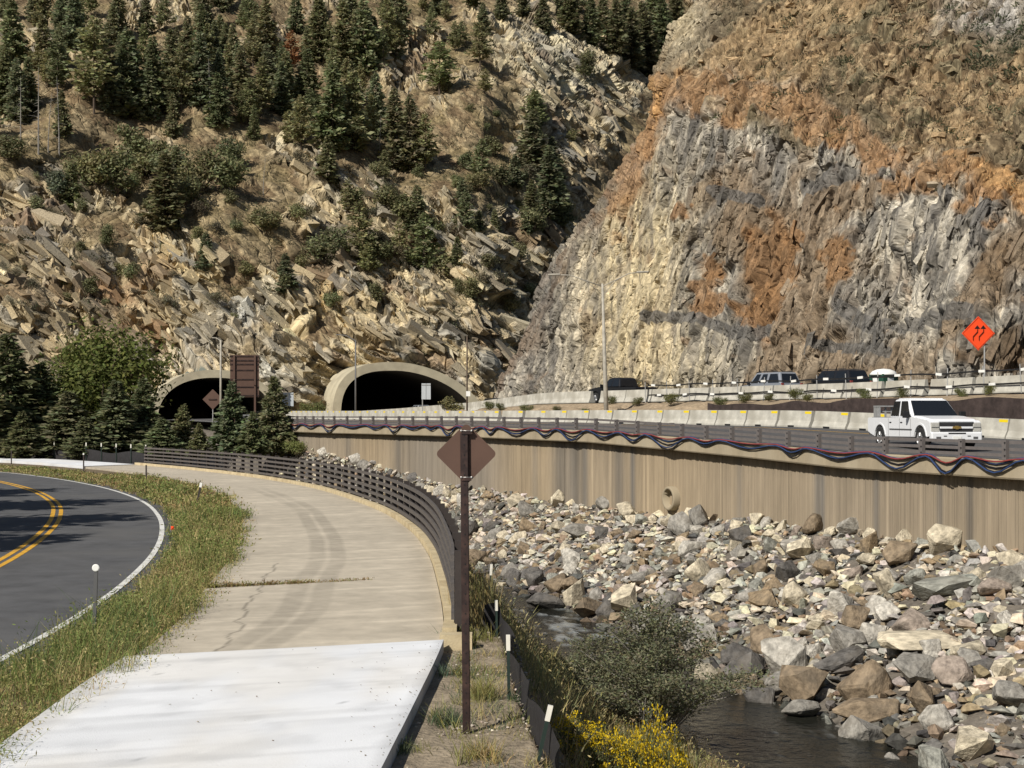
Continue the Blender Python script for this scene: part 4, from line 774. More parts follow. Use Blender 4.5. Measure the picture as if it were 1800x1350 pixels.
RCOL = [('pale cream', (.56, .49, .36)), ('light grey', (.46, .43, .37)), ('mid grey', (.28, .262, .228)), ('dark slate grey', (.12, .112, .102)), ('rusty tan', (.30, .225, .14)), ('brown', (.23, .175, .115)), ('greenish grey', (.30, .298, .255)), ('pinkish', (.33, .27, .22))]
def rip_pt(y, t):
    wr_, xw_ = float(np.interp(y, *WRy)), float(xwall(y)); x = wr_ + t * (xw_ - wr_); return x, y, float(ground_z(np.array([x]), np.array([y]))[0])
def ry(): return 22 + 78 * R.random() ** 1.25
placed = []; cells = {}
def try_place(x, y, r, tight):
    k = (int(x), int(y))
    for i in range(-2, 3):
        for j in range(-2, 3):
            for a, b, c in cells.get((k[0] + i, k[1] + j), ()):
                if (a - x) ** 2 + (b - y) ** 2 < (tight * (r + c)) ** 2: return False
    cells.setdefault(k, []).append((x, y, r)); return True
def frot(): return (R.uniform(-.5, .5), R.uniform(-.5, .5), R.uniform(0, 6.28))
def put_boulder(x, y, z, r, ci, zone, sc3=None, rot=None, lab=None):
    o = link('boulder', BR[R.randrange(18)], None, (x, y, z), rot or frot(), sc3 or (r, r * R.uniform(.85, 1.15), r * R.uniform(.95, 1.35)))
    g = R.uniform(.82, 1.15); cn_, cc_ = RCOL[ci]; o.color = (cc_[0] * g, cc_[1] * g, cc_[2] * g, 1)
    tag(o, lab or '%s angular boulder %s' % (cn_, zone), 'boulder', None if lab else '%s boulders %s' % (cn_, zone)); return o
# the few that stand out
for u, v, D_, r3, ci, lab in [(1355, 928, 53, (.42, .42, .36), 0, 'smooth round white boulder at the foot of the wall, left of its twin'), (1298, 925, 55, (.36, .4, .32), 0, 'smooth pale boulder at the wall foot, nearest the drain pipe'), (1020, 878, 65, (.85, .6, .6), 2, 'large dark speckled boulder at the wall foot'), (1640, 1075, 41.5, (1.7, .8, .55), 6, 'long grey slab lying across the rock slope'), (1750, 1093, 40, (.62, .5, .5), 7, 'pink triangular boulder near the right edge of the slope'), (1660, 1010, 45, (.8, .5, .75), 0, 'tall cream boulder leaning on the upper slope'), (1590, 942, 48.5, (.55, .45, .5), 0, 'rounded cream boulder with dark shaded face at the wall foot'), (1480, 1140, 38.6, (.95, .5, .45), 3, 'dark slate block on the lower slope'), (1620, 1115, 38, (1.6, .9, .5), 0, 'broad cream and grey ledge stone in the slope'), (1410, 1230, 36, (.7, .55, .5), 2, 'grey boulder at the waterline below the dark slate block'), (1530, 1240, 34.5, (.9, .7, .6), 5, 'big brown split boulder just above the river'), (960, 1060, 56, (1.1, .8, .7), 3, 'dark wet boulder beside the river rapids')]:
    p = PD(u, v, D_); x, y = p[0], p[1]; z = max(float(ground_z(np.array([x]), np.array([y]))[0]) + .1, Z_W)
    try_place(x, y, max(r3[:2]), 1); put_boulder(x, y, z + r3[2] * .4, 0, ci, '', r3, (R.uniform(-.2, .2), R.uniform(-.3, .1), R.uniform(-.4, .4)), lab)
nb_ = 0; tries = 0
while nb_ < 285 and tries < 20000:
    tries += 1; y = ry(); t = R.random(); t = t if R.random() < .75 else R.choice((R.uniform(-.06, .12), R.uniform(.85, .99))); x, y, z = rip_pt(y, t)
    r = R.uniform(.30, .66) * (1.2 if t < .15 else 1) * (1.15 if y < 40 else 1); u_ = CX + F * x / y
    if u_ > 1900 or not try_place(x, y, r, .62): continue
    zone = 'along the waterline of the rock slope' if t < .2 else ('lined up at the foot of the wall' if t > .82 else 'in the middle of the rock slope')
    wts = [1, 1, 3, 5, 1, 4, 1, .4] if t < .2 else ([6, 4, 2, 1, 2, 1, 1, .6] if t > .82 else [5, 4, 3.5, 3, 2, 2.5, 1, .3])
    put_boulder(x, y, z + r * R.uniform(.15, .65), r, R.choices(range(8), wts)[0], zone); nb_ += 1
parts = []
def rubble(n, rmin, rmax, tight, y0=20, y1=104):
    k = 0; tr_ = 0
    while k < n and tr_ < n * 6:
        tr_ += 1; y = y0 + (y1 - y0) * R.random() ** 1.2; t = R.uniform(-.05, 1.0); x, y, z = rip_pt(y, t); r = rmin + (rmax - rmin) * R.random() ** 1.6; u_ = CX + F * x / y
        if u_ > 1880 or (tight and not try_place(x, y, r, tight)): continue
        V, T = SR[R.randrange(len(SR))]; Mr = np.array(Matrix.Rotation(R.uniform(0, 6.28), 3, 'Z') @ Matrix.Rotation(R.uniform(-.8, .8), 3, 'X')) ; Vw = (V * r) @ Mr.T + [x, y, z + r * R.uniform(-.1, .55)]
        ci = R.choices(range(8), [1, 1, 3, 4, 1, 4, 1, .4] if t < .25 else [5.5, 4.5, 3.5, 3, 2.2, 2.6, 1, .2])[0]; wet = .5 if Vw[:, 2].mean() < Z_W + .28 else 1.0; parts.append((Vw, T, np.repeat(vary(RCOL[ci][1], 1, .25, .06) * wet, len(V), 0))); k += 1
rubble(3400, .15, .40, .40); rubble(9500, .06, .19, 0)
Vm, Fm, Km = merge(parts); o = link('rubble', mesh_np('rubble', Vm, Fm, M['rubble'], Km)); o['kind'] = 'stuff'; tag(o, 'broken rock rubble filling the gaps between boulders below the wall', 'rubble')

# ---------------------------------------------------------------- railings, barriers, hoses on the highway
def s_at_u(u, q):
    qq_ = q(HW.s) if callable(q) else q; xx, yy = HW.at(HW.s, qq_); uu = CX + F * xx / np.maximum(yy, 1); m = yy > 20; o = np.argsort(uu[m]); return float(np.interp(u, uu[m][o], HW.s[m][o]))
def hpos(s, q, dz=0, up=False):
    qv = float(qup(s) + q) if up else q; xx, yy = HW.at(s, qv); return (float(xx), float(yy), float(zup(s) if up else zlow(s, q)) + dz)
def hang(s): d = HW.dir(s); return math.atan2(d[1], d[0])
rl = thing('bridge_railing', 'dark three-rail steel railing along the top of the retaining wall', 'railing')
SP = 1.905; s0 = s_at_u(1850, .1); s1 = float(HW.s_of_y(112)); nposts = int((s1 - s0) / SP)
pmb = MB(); pmb.box((0, 0, .29), (.17, .13, .60)); pmb.box((0, 0, .012), (.3, .24, .03)); pmesh = pmb.mesh('post', M['hrail'])
bmb = MB(); [bmb.lathe([(0, -.03), (.022, -.03), (.022, 0), (0, 0)], 6, (.055, -.066, zz)) for zz in (.12, .31, .51)]; bomesh = bmb.mesh('bolt', M['black'])
rmesh = MB().box((SP / 2, .0, 0), (SP - .01, .09, .095)).mesh('rail', M['hrail'])
for i in range(nposts):
    s = s0 + i * SP; p = hpos(s, .14, .10); a = hang(s) + math.pi; o = link('post', pmesh, rl, p, (0, 0, a)); link('bolt', bomesh, o)
    p2 = hpos(s + SP, .14, .10); ang = math.atan2(p2[1] - p[1], p2[0] - p[0]); pit = -math.asin((p2[2] - p[2]) / SP)
    for zz in (.13, .31, .52):
        nx, ny = -math.sin(ang) * -.115, math.cos(ang) * -.115; link('rail', rmesh, rl, (p[0] + nx, p[1] + ny, p[2] + zz), (0, pit, ang))
# hoses: five of them tied at the same points, sagging between
ties = [s0 - 1]
while ties[-1] < float(HW.s_of_y(101)): ties.append(ties[-1] + R.choice((1.9, 2.4, 3.0, 3.6, 3.9)))
drops = [R.uniform(.15, .62) for _ in ties]
for hi, (mt, lab, k0, dq, dz0) in enumerate([('hoseb', 'upper blue hose slung along the wall coping', .45, -.05, .05), ('hoser', 'red hose slung along the wall coping', .35, -.10, .03), ('hosek', 'black hose with the deepest sags along the wall coping', 1.05, -.09, -.02), ('hoseb', 'lower blue hose slung along the wall coping', .85, -.13, -.01), ('hosek', 'black hose sagging beneath the red one', .75, -.05, -.04)]):
    pts = []
    for j in range(len(ties) - 1):
        a, b2 = ties[j], ties[j + 1]; dp = drops[j] * k0 * R.uniform(.75, 1.2)
        for t in np.linspace(0, 1, 9)[:-1]:
            s = a + (b2 - a) * t; p = hpos(s, dq, .13 + dz0 - dp * (.5 - .5 * math.cos(2 * math.pi * t)) + R.uniform(-.006, .006)); pts.append(p)
    o = MB().tube(pts, .026, 7).build('hose', M[mt], None, True); tag(o, lab, 'hose')
# drain pipe
s = s_at_u(1182, .3); p = hpos(s, .3); zc = EZ - (876 - HV) * p[1] / F; t = thing('drain_pipe', 'short concrete drain pipe sticking out of the retaining wall', 'pipe', (p[0], p[1], zc), hang(s) + math.pi)
MB().lathe([(.52, .35), (.52, -.2), (.49, -.24), (.40, -.24), (.40, .6)], 28).build('pipe', M['coping'], t, True)
MB().lathe([(.40, .5), (0, .5)], 28).build('pipe_dark_disc', M['black'], t)  # black disc set inside the bore stands in for the darkness within
# barriers
def jersey(L, h): 
    mb = MB(); pr = [(-.30, 0), (-.30, .08), (-.17, .33 * h / .82), (-.085, h), (.085, h), (.17, .33 * h / .82), (.30, .08), (.30, 0)]
    return mb.prism(pr, (0, L), lambda a, b, t: (t, a, b)).mesh('barrier_body', M['conc'])
BL = 2.62; jm = jersey(BL - .02, .84); rf = MB().box((.28, .105, .745), (.5, .02, .12)).mesh('reflector', M['reflect']); slot = MB().box((BL * .55, .292, .045), (.5, .03, .085)).mesh('drain_slot', M['black'])
s = s_at_u(1860, 12.6); k = 0
while s < sT + 8:
    p = hpos(s, 12.6); p2 = hpos(s + BL, 12.6); ang = math.atan2(p2[1] - p[1], p2[0] - p[0])
    t = thing('concrete_barrier', 'grey concrete barrier segment with yellow reflector along the lower highway', 'barrier', p, ang, 'lower highway concrete barriers'); t.rotation_euler[1] = -math.asin(max(-1, min(1, (p2[2] - p[2]) / BL)))
    link('barrier_body', jm, t)
    if k % 1 == 0: link('reflector', rf, t)
    link('drain_slot', slot, t); s += BL; k += 1
UL_ = 3.05; ju = jersey(UL_ - .02, .86); s = s_at_u(1880, lambda t: qup(t))
while s < sT + 4:
    p = hpos(s, 0, up=True); p2 = hpos(s + UL_, 0, up=True); ang = math.atan2(p2[1] - p[1], p2[0] - p[0])
    t = thing('concrete_barrier', 'plain concrete barrier segment along the upper highway below the cliff', 'barrier', p, ang, 'upper highway concrete barriers'); t.rotation_euler[1] = -math.asin(max(-1, min(1, (p2[2] - p[2]) / UL_))); link('barrier_body', ju, t); s += UL_
# cable fence in front of the upper barrier
fe = thing('cable_fence', 'thin post fence with dark cables and white tags below the upper barrier', 'fence')
sa, sb_ = s_at_u(1860, lambda t: qup(t) - .9), s_at_u(1135, lambda t: qup(t) - .9); n = int((sb_ - sa) / 2.3); fp = MB().tube([(0, 0, -.7), (0, 0, 1.35)], .028, 6).mesh('post', M['galv']); tg = MB().box((0, 0, 0), (.42, .05, .13)).mesh('tag', M['tag'])
for i in range(n + 1):
    s = sa + (sb_ - sa) * i / n; link('post', fp, fe, hpos(s, -.9, 0, True), (R.uniform(-.06, .06), R.uniform(-.06, .06), 0))
for dz, sg in ((1.08, .04), (.42, .05), (-.12, .16)):
    pts = [hpos(s, -.95, dz + sg * math.sin(s * 1.37) * math.sin(s * .31), True) for s in np.arange(sa, sb_, .5)]; MB().tube(pts, .045 if dz > 0 else .03, 5).build('cable', M['black'], fe)
    if dz > 0:
        for s in np.arange(sa + 1 + dz, sb_, 2.75): link('tag', tg, fe, hpos(s, -1.0, dz + sg * math.sin(s * 1.37) * math.sin(s * .31), True), (0, R.uniform(-.1, .1), hang(s)))
# shrubs on the median slope
for i, u in enumerate([1180, 1265, 1310, 1352, 1398, 1420, 1520, 1585, 1690, 1738, 1120, 1075, 1030, 980, 925, 880, 860]):
    q = R.uniform(16.8, 18.6) if u > 1140 else R.uniform(15, 18.5); s = s_at_u(u, q); p = hpos(s, q); f = (q - 13) / (float(qup(s)) - 13.6); st_ = float(sstep(sw_end + 4, sw_end - 3, s)); pz = (1 - st_) * max(0, (f - .16) / .84) ** .85 + st_ * (.70 + .30 * max(0, (f - .26) / .74)); z = float(zlow(s, 12.6)) + float(zup(s) - zlow(s, 12.6)) * pz - .1
    plant('bush', (p[0], p[1], z), R.uniform(.8, 1.35), 'small green weed shrub on the dirt between the two highways', 'shrub', 'weeds between the highways', 1.1, tone=R.uniform(.7, 1.05))

# ---------------------------------------------------------------- path railing
pr_ = thing('path_railing', 'long curved dark brown five-rail railing along the river side of the path', 'railing')
SPB = 1.52; s0 = sy(20.0); npb = int((sy(88) - s0) / SPB)
ppm = MB().box((0, 0, .5), (.10, .15, 1.24)).mesh('post', M['postdk']); prm = MB().box((SPB / 2, 0, 0), (SPB - .012, .045, .092)).mesh('rail', M['rail'])
for i in range(npb + 1):
    s = s0 + i * SPB; x, y = PC.at(s, .25); d = PC.dir(s); a = math.atan2(d[1], d[0]); link('post', ppm, pr_, (float(x), float(y), .08), (0, 0, a))
    if i < npb:
        x, y = PC.at(s, .145); x2, y2 = PC.at(s + SPB, .145); a = math.atan2(y2 - y, x2 - x)
        for k in range(5): link('rail', prm, pr_, (float(x), float(y), .27 + k * .205), (0, 0, a))

# ---------------------------------------------------------------- brown diamond sign on its post
bx, by, _ = P(820, 1270, 0); sg = thing('path_sign', 'brown back of a diamond path sign on a drilled brown post', 'sign', (bx, by, -.12)); PX = F / by
mb = MB(); Hs = 3.04
mb.box((0, 0, Hs / 2), (.068, .012, Hs)); mb.box((-.034, .018, Hs / 2), (.012, .034, Hs)); mb.box((.034, .018, Hs / 2), (.012, .034, Hs)); po = mb.build('post', M['signpost'], sg, rot=(0, -.008, 0))
for k in range(30): MB().lathe([(0, -.010), (.0075, -.010), (.0075, 0)], 8, (0, 0, .12 + k * .1)).build('bolt_hole', M['black'], po)
zc = 2.71 + .12; cs = .315; rr_ = .045; poly = []
for k in range(4):
    a0 = k * math.pi / 2; cxy = ((cs - rr_ * 1.414) * math.cos(a0), (cs - rr_ * 1.414) * math.sin(a0)); poly += [(cxy[0] + rr_ * math.cos(a0 + t), cxy[1] + rr_ * math.sin(a0 + t)) for t in np.linspace(-math.pi / 4, math.pi / 4, 6)]
MB().prism(poly, (.037, .041), lambda a, b, t: (a - .004, t, b + zc)).build('sign_panel', M['signback'], sg)
for zz in (zc + .235, zc - .235):
    mb = MB(); mb.tube([(-.052, -.012, zz), (.052, -.012, zz)], .004, 6)
    for xx in (-.052, .052): mb.lathe([(0, -.022), (.011, -.022), (.011, .036), (0, .036)], 8, (xx, 0, zz))
    mb.build('clamp', M['bolt'], sg, True)
    MB().box((0, -.001, zz - .02), (.1, .03, .03)).build('bracket', M['signpost'], sg)

# ---------------------------------------------------------------- silt fences
sf = thing('silt_fence', 'black fabric silt fence with white-topped posts beside the brown diamond sign', 'fence')
ys = np.arange(9.5, 21.6, .12); V = []
for kz in range(6):
    f = kz / 5; xx = xs_(ys) + .02 + .06 * np.sin(ys * 2.1) * f + .05 * (vnoise(np.stack([ys * 1.7, ys * 0 + f * 2, ys * 0], 1), 3) - .5); V.append(np.stack([xx, ys, -.35 + f * (.62 + .05 * np.sin(ys * 1.9) + .03 * np.sin(ys * 4.3))], 1))
V = np.stack(V, 1); link('fabric', mesh_np('fabric', V.reshape(-1, 3), [gridfaces(*V.shape[:2])], M['fabric'], smooth=True), sf)
for (u0, v0), (u1, v1), D_ in (((872, 1055), (874, 1145), 20.5), ((893, 1116), (895, 1250), 16), ((968, 1240), (938, 1372), 13), ((864, 992), (858, 1085), 25)):
    a, b2 = PD(u0, v0, D_), PD(u1, v1, D_); a, b2 = Vector(a), Vector(b2); m_ = a.lerp(b2, .2); b2 = a + (b2 - a) * 1.25
    o = MB().beam(m_, b2, .035, .035, (0, 1, 0)).build('fence_post', M['green'], sf); MB().beam(a, m_ + (b2 - a) * .004, .046, .042, (0, 1, 0)).build('white_sleeve', M['stake'], o)
fs = thing('silt_fence', 'long low black silt fence beyond the far white path', 'fence'); V = []
ss = np.arange(sy(88.2), PC.L - 3, .5)
for f in (0, .5, 1): xx, yy = PC.at(ss, 1.0); V.append(np.stack([xx, yy, -.1 + f * (.8 + .1 * np.sin(ss * .9))], 1))
V = np.stack(V, 1); link('fabric', mesh_np('fabric', V.reshape(-1, 3), [gridfaces(*V.shape[:2])], M['fabric']), fs)
sm = MB().box((0, 0, .5), (.05, .05, 1.3)).mesh('fence_post', M['green']); st_m = MB().box((0, 0, 1.18), (.07, .07, .24)).mesh('white_sleeve', M['stake'])
for s in np.arange(sy(88.4), PC.L - 4, 2.4): xx, yy = PC.at(s, .95); o = link('fence_post', sm, fs, (float(xx), float(yy), -.05)); link('white_sleeve', st_m, o)

# ---------------------------------------------------------------- delineators
for (u, v, h, r, tilt, lab) in [(165, 1118, .98, .052, .03, 'road marker post with round white reflector, nearest the camera'), (257, 842, .68, .0, 0, 'thin dark marker post in front of the railing end'), (147, 826, .92, .05, 0, 'thin marker post before the far white path, with small round reflector'), (20, 815, .85, 0, 0, 'thin marker post at the left edge beside the far white path'), (345, 884, .72, .0, .22, 'leaning marker post with pale top in the weeds')]:
    x, y, _ = P(u, v, 0); t = thing('marker_post', lab, 'post', (x, y, -.1), 0); t.rotation_euler[1] = tilt
    MB().beam((0, 0, 0), (0, 0, h + .1), .05 if y < 30 else .07, .03, (0, 1, 0)).build('post', M['trimgrey'] if y < 30 else M['postdk'], t)
    if r: MB().lathe([(0, -.03), (r * .8, -.03), (r, -.024), (r, -.015), (0, -.015)], 20, (0, 0, h + .08)).build('reflector', M['tag'], t)
    elif 'pale' in lab: MB().box((0, -.02, h + .03), (.09, .02, .16)).build('reflector', M['tag'], t)
x, y, _ = P(300, 938, 0); t = thing('survey_flag', 'tiny orange survey flag at the road edge in the weeds', 'flag', (x, y, -.05)); MB().tube([(0, 0, 0), (0, 0, .28)], .006, 5).build('wire', M['galv'], t); MB().add([(0, 0, .14), (.08, .01, .16), (.085, -.02, .24), (0, 0, .25), (0, .004, .14), (.08, .014, .16), (.085, -.016, .24), (0, .004, .25)], [(0, 1, 2, 3), (7, 6, 5, 4), (0, 4, 5, 1), (1, 5, 6, 2), (2, 6, 7, 3), (3, 7, 4, 0)]).build('flag', M['orange'], t)

# ---------------------------------------------------------------- weeds and brush near the camera
GREEN, OLIVE, STRAW, BRN, DKG = (.19, .24, .07), (.27, .26, .09), (.45, .37, .17), (.30, .20, .09), (.13, .19, .065)
LXs, LYs = PC.at(PC.s, -pwf(PC.s)); RXs, RYs = RD.at(RD.s, .35)
def weeds(Bx, By, Bz, hs, ws, per, cols, spread=.12, leanf=.35):
    n = len(Bx); k = rng.integers(0, len(cols), n); ct = np.array(cols)[k]; i = np.repeat(np.arange(n), per); m = len(i)
    B = np.stack([Bx[i], By[i], Bz[i]], 1) + np.stack([rng.normal(0, spread, m), rng.normal(0, spread, m), np.zeros(m)], 1); h = hs[i] * rng.uniform(.45, 1.15, m)
    ln = rng.normal(0, leanf, (m, 2)) * h[:, None]; c_ = ct[i] * rng.uniform(.7, 1.3, (m, 1)) * rng.uniform(.9, 1.1, (m, 3)); return blades(B, h, ln, ws[i] * rng.uniform(.6, 1.3, m), c_)
def heads(Bx, By, Bz, hs, per, cols, spread=.15, L=.05):
    n = len(Bx); ct = np.array(cols)[rng.integers(0, len(cols), n)]; i = np.repeat(np.arange(n), per); m = len(i); z = hs[i] * rng.uniform(.25, 1.1, m); B = np.stack([Bx[i] + rng.normal(0, spread, m), By[i] + rng.normal(0, spread, m), Bz[i] + z], 1)
    return cards(B, rng.normal(size=(m, 3)) + [0, 0, .5], L * rng.uniform(.5, 1.3, m), L * .35, ct[i] * rng.uniform(.7, 1.3, (m, 1)))
parts = []
for y0, y1, n, per, wd, L in ((11, 19, 430, 26, .009, .045), (19, 30, 720, 20, .012, .055), (30, 48, 800, 14, .02, .08), (48, 92, 1100, 10, .04, .14)):
    y = rng.uniform(y0, y1, n); xl = np.interp(y, RYs, RXs); xr = np.interp(y, LYs, LXs) + .12; t = rng.random(n); x = xl + (xr - xl) * t; zb = np.full(n, -.08)
    cl = fbm(np.stack([x * .5, y * .4, y * 0], 1), 71); hs = (.05 + .62 * cl ** 2 + .28 * (rng.random(n) < .06)) * np.where(t < .2, .6, 1) * np.interp(y, [55, 75], [1, .35]) * np.where(t > .88, .75, 1) * np.where(y < 19, 1.0, 1)
    sel = cl + rng.normal(0, .12, n)
    x = np.where((y > 76) & (t > .62), xl + (xr - xl) * t * .6, x)
    for lo, hi, cols in ((-9, .46, [STRAW, OLIVE, STRAW, GREEN]), (.46, .60, [OLIVE, STRAW, GREEN]), (.60, 9, [GREEN, OLIVE, DKG, STRAW])):
        m = (sel > lo) & (sel <= hi)
        if m.any(): parts.append(weeds(x[m], y[m], zb[m], hs[m], np.full(m.sum(), wd), per, cols)); parts.append(heads(x[m], y[m], zb[m], hs[m], per, [STRAW, OLIVE, OLIVE, BRN] if lo < .4 else ([OLIVE, GREEN, STRAW] if lo < .5 else [OLIVE, GREEN]), .16, L))
Vm, Fm, Km = merge(parts); o = link('roadside_weeds', mesh_np('roadside_weeds', Vm, Fm, M['grass'], Km)); o.color = (1, 1, 1, 1); o['kind'] = 'stuff'; tag(o, 'green and straw coloured weeds between the road and the path', 'weeds')
parts = []   # weeds in the open joint of the path
x0, y0 = PC.at(sy(27.1) - .36 * 4.0, -4.05); x1, y1 = PC.at(sy(27.1) - .36 * 1.2, -1.2); t = rng.random(120) ** 1.9; xx = x0 + (x1 - x0) * t; yy = y0 + (y1 - y0) * t
parts.append(weeds(xx, yy, np.full(120, .02), .02 + .10 * (1 - t) * rng.random(120), np.full(120, .012), 12, [BRN, OLIVE, (.12, .09, .05)], .05, .7)); parts.append(heads(xx, yy, np.full(120, .02), .02 + .08 * (1 - t) * rng.random(120), 10, [BRN, OLIVE], .06, .05))
Vm, Fm, Km = merge(parts); o = link('joint_weeds', mesh_np('joint_weeds', Vm, Fm, M['grass'], Km)); o['kind'] = 'stuff'; tag(o, 'low weeds growing along the open joint across the path', 'weeds')
# gravel shoulder: tufts and stones
parts = []; y = rng.uniform(11.5, 19.8, 90); x = xe(y) + .25 + (xs_(y) - xe(y) - .3) * rng.random(90) ** .7
parts.append(weeds(x, y, np.full(90, -.12), rng.uniform(.06, .24, 90), np.full(90, .008), 24, [OLIVE, STRAW, (.10, .14, .07)], .08, .6))
for u, v, col_, n_, h_ in ((765, 1268, (.10, .13, .07), 6, .2), (830, 1130, (.09, .14, .08), 8, .3), (850, 1230, STRAW, 10, .3), (840, 1340, (.42, .31, .13), 5, .3), (720, 1330, (.11, .14, .07), 5, .15), (800, 1190, (.10, .14, .09), 5, .2)):
    px_, py_, _ = P(u, v, -.1); parts.append(weeds(px_ + rng.normal(0, .12, n_), py_ + rng.normal(0, .2, n_), np.full(n_, -.13), np.full(n_, h_), np.full(n_, .008), 40, [col_, OLIVE], .06, .5))
px_, py_ = -.55, 22.3; parts.append(weeds(px_ + rng.normal(0, .22, 26), py_ + rng.normal(0, .8, 26), np.full(26, -.7), np.full(26, 1.25), np.full(26, .014), 30, [(.30, .21, .085), STRAW, OLIVE], .06, .12))
Vm, Fm, Km = merge(parts); o = link('shoulder_weeds', mesh_np('shoulder_weeds', Vm, Fm, M['grass'], Km)); o['kind'] = 'stuff'; tag(o, 'sparse weeds on the gravel shoulder around the sign post', 'weeds')
parts = []
for i in range(2600):
    y = R.uniform(11.3, 21); xa, xb = float(xe(y)) + .08, float(xs_(np.array([y]))[0]); x = R.uniform(xa, xb + .2); r = R.uniform(.006, .03) ** 1.0; V, T = SR[R.randrange(len(SR))]; parts.append((V * r + [x, y, -.105 + r * .2], T, np.repeat(vary(R.choice([(.36, .31, .24), (.27, .22, .16), (.42, .38, .31), (.2, .17, .13)]), 1, .2, .05), len(V), 0)))
for i in range(120):
    y = R.uniform(11.8, 19); f = R.random() ** 4; x = float(xe(y)) - f * 3.2 + .02; r = R.uniform(.004, .013); V, T = SR[R.randrange(len(SR))]; parts.append((V * r + [x, y, .078 + r * .3], T, np.repeat(vary((.22, .19, .15), 1, .3, .05), len(V), 0)))
Vm, Fm, Km = merge(parts); o = link('gravel', mesh_np('gravel', Vm, Fm, M['rubble'], Km)); o['kind'] = 'stuff'; tag(o, 'loose gravel on the shoulder and edge of the white slab', 'gravel')
# bank brush
def gz1(x, y): return ground_z(x, y)
parts = []
for y0, y1, n, per, wd, L in ((13, 24, 520, 24, .011, .05), (24, 40, 600, 18, .018, .08), (40, 62, 260, 12, .03, .1)):
    y = rng.uniform(y0, y1, n); a, b2 = xs_(y) + .2, np.interp(y, *WLy) - .1; x = a + (b2 - a) * rng.random(n) ** .9; z = gz1(x, y) - .05; cl = fbm(np.stack([x * .6, y * .5, y * 0], 1), 75); hs = .15 + .55 * cl
    m = cl < .5
    for mm, cols in ((m, [STRAW, (.38, .30, .16), OLIVE, (.34, .23, .13)]), (~m, [OLIVE, STRAW, (.22, .23, .11), (.30, .26, .13)])):
        if mm.any(): parts.append(weeds(x[mm], y[mm], z[mm], hs[mm], np.full(mm.sum(), wd), per, cols, .14, .4)); parts.append(heads(x[mm], y[mm], z[mm], hs[mm], per, cols, .2, L))
Vm, Fm, Km = merge(parts); o = link('bank_brush', mesh_np('bank_brush', Vm, Fm, M['grass'], Km)); o['kind'] = 'stuff'; tag(o, 'dry tan and olive brush covering the near river bank', 'brush')
# willow shrub
def willow(seed, n_st=60, H=2.6, W_=1.7, nl=330, base=(.195, .195, .115)):
    r = np.random.default_rng(seed); mb = MB(); Cn = []; Dr = []
    for i in range(n_st):
        a = r.uniform(0, 6.283); k = r.uniform(.15, 1.1); h = H * (1.05 - .55 * k) * r.uniform(.7, 1.1); tip = np.array([math.cos(a) * W_ * k, math.sin(a) * W_ * k, h]); b0 = np.array([r.normal(0, .12), r.normal(0, .12), -.15])
        mid = (b0 + tip) / 2 + np.array([math.cos(a) * -.12, math.sin(a) * -.12, .22 * h]); pts = [b0, mid, tip]; mb.tube(pts, [.02, .011, .003], 4, False)
        for j in range(nl):
            t = r.uniform(.3, 1) ; p = (1 - t) ** 2 * b0 + 2 * t * (1 - t) * (2 * mid - (b0 + tip) / 2) + t * t * tip; d = r.normal(size=3); d /= np.linalg.norm(d); d[2] = abs(d[2]) * .7; Lb = r.uniform(.02, .3); Cn.append(p + d * Lb); Dr.append(d + r.normal(size=3) * .6)
    Cn = np.array(Cn); V, Q, K = cards(Cn, np.array(Dr), r.uniform(.04, .10, len(Cn)), .03, vary(base, len(Cn), .35, .12)); return mb.mesh('branches', M['snag']), mesh_np('foliage', V, [Q], M['leaf'], K)
for u, v, z, H_, seed, lab in ((1150, 1275, -3.6, 1.12, 3, 'big grey green willow shrub on the near bank overhanging the river'), (1035, 1215, -3.1, .62, 5, 'smaller willow shrub between the silt fence and the rapids')):
    x, y, _ = P(u, v, z); z = float(ground_z(np.array([x]), np.array([y]))[0]); t = thing('willow_shrub', lab, 'shrub', (x, y, z)); t.scale = (H_ * 1.2, H_ * 1.2, H_); bmsh, fmsh = willow(seed); link('branches', bmsh, t); link('foliage', fmsh, t)
# rabbitbrush with yellow flowers
def rabbit(seed, n=70):
    r = np.random.default_rng(seed); Cn = []; Dr = []; col = []; Ls = []; mb = MB(); a = []
    for i in range(n):
        th = r.uniform(0, 6.283); k = r.random() ** .6; tip = np.array([math.cos(th) * .42 * k, math.sin(th) * .42 * k, .62 * (1 - .45 * k * k) * r.uniform(.8, 1.1)]); mb.tube([(0, 0, -.05), tip * [.5, .5, .6], tip], [.005, .004, .002], 3, False)
        for j in range(40): Cn.append(tip * r.uniform(.3, 1.0) + r.normal(0, .02, 3)); Dr.append(tip + r.normal(0, .3, 3)); col.append(np.array((.17, .19, .075)) * r.uniform(.7, 1.3)); Ls.append(r.uniform(.03, .06))
        for j in range(28 if r.random() < .7 else 3): Cn.append(tip + r.normal(0, 1, 3) * [.032, .032, .022]); Dr.append(r.normal(size=3) + [0, 0, 1]); col.append(np.array((.78, .56, .02)) * r.uniform(.65, 1.15)); Ls.append(r.uniform(.014, .028))
    Ls = np.array(Ls); V, Q, K = cards(np.array(Cn), np.array(Dr), Ls, np.where(np.array(Ls) < .029, Ls * .8, .009), np.array(col)); return mb.mesh('stems', M['bark']), mesh_np('flowers', V, [Q], M['leaf'], K)
RB = [rabbit(7), rabbit(8)]
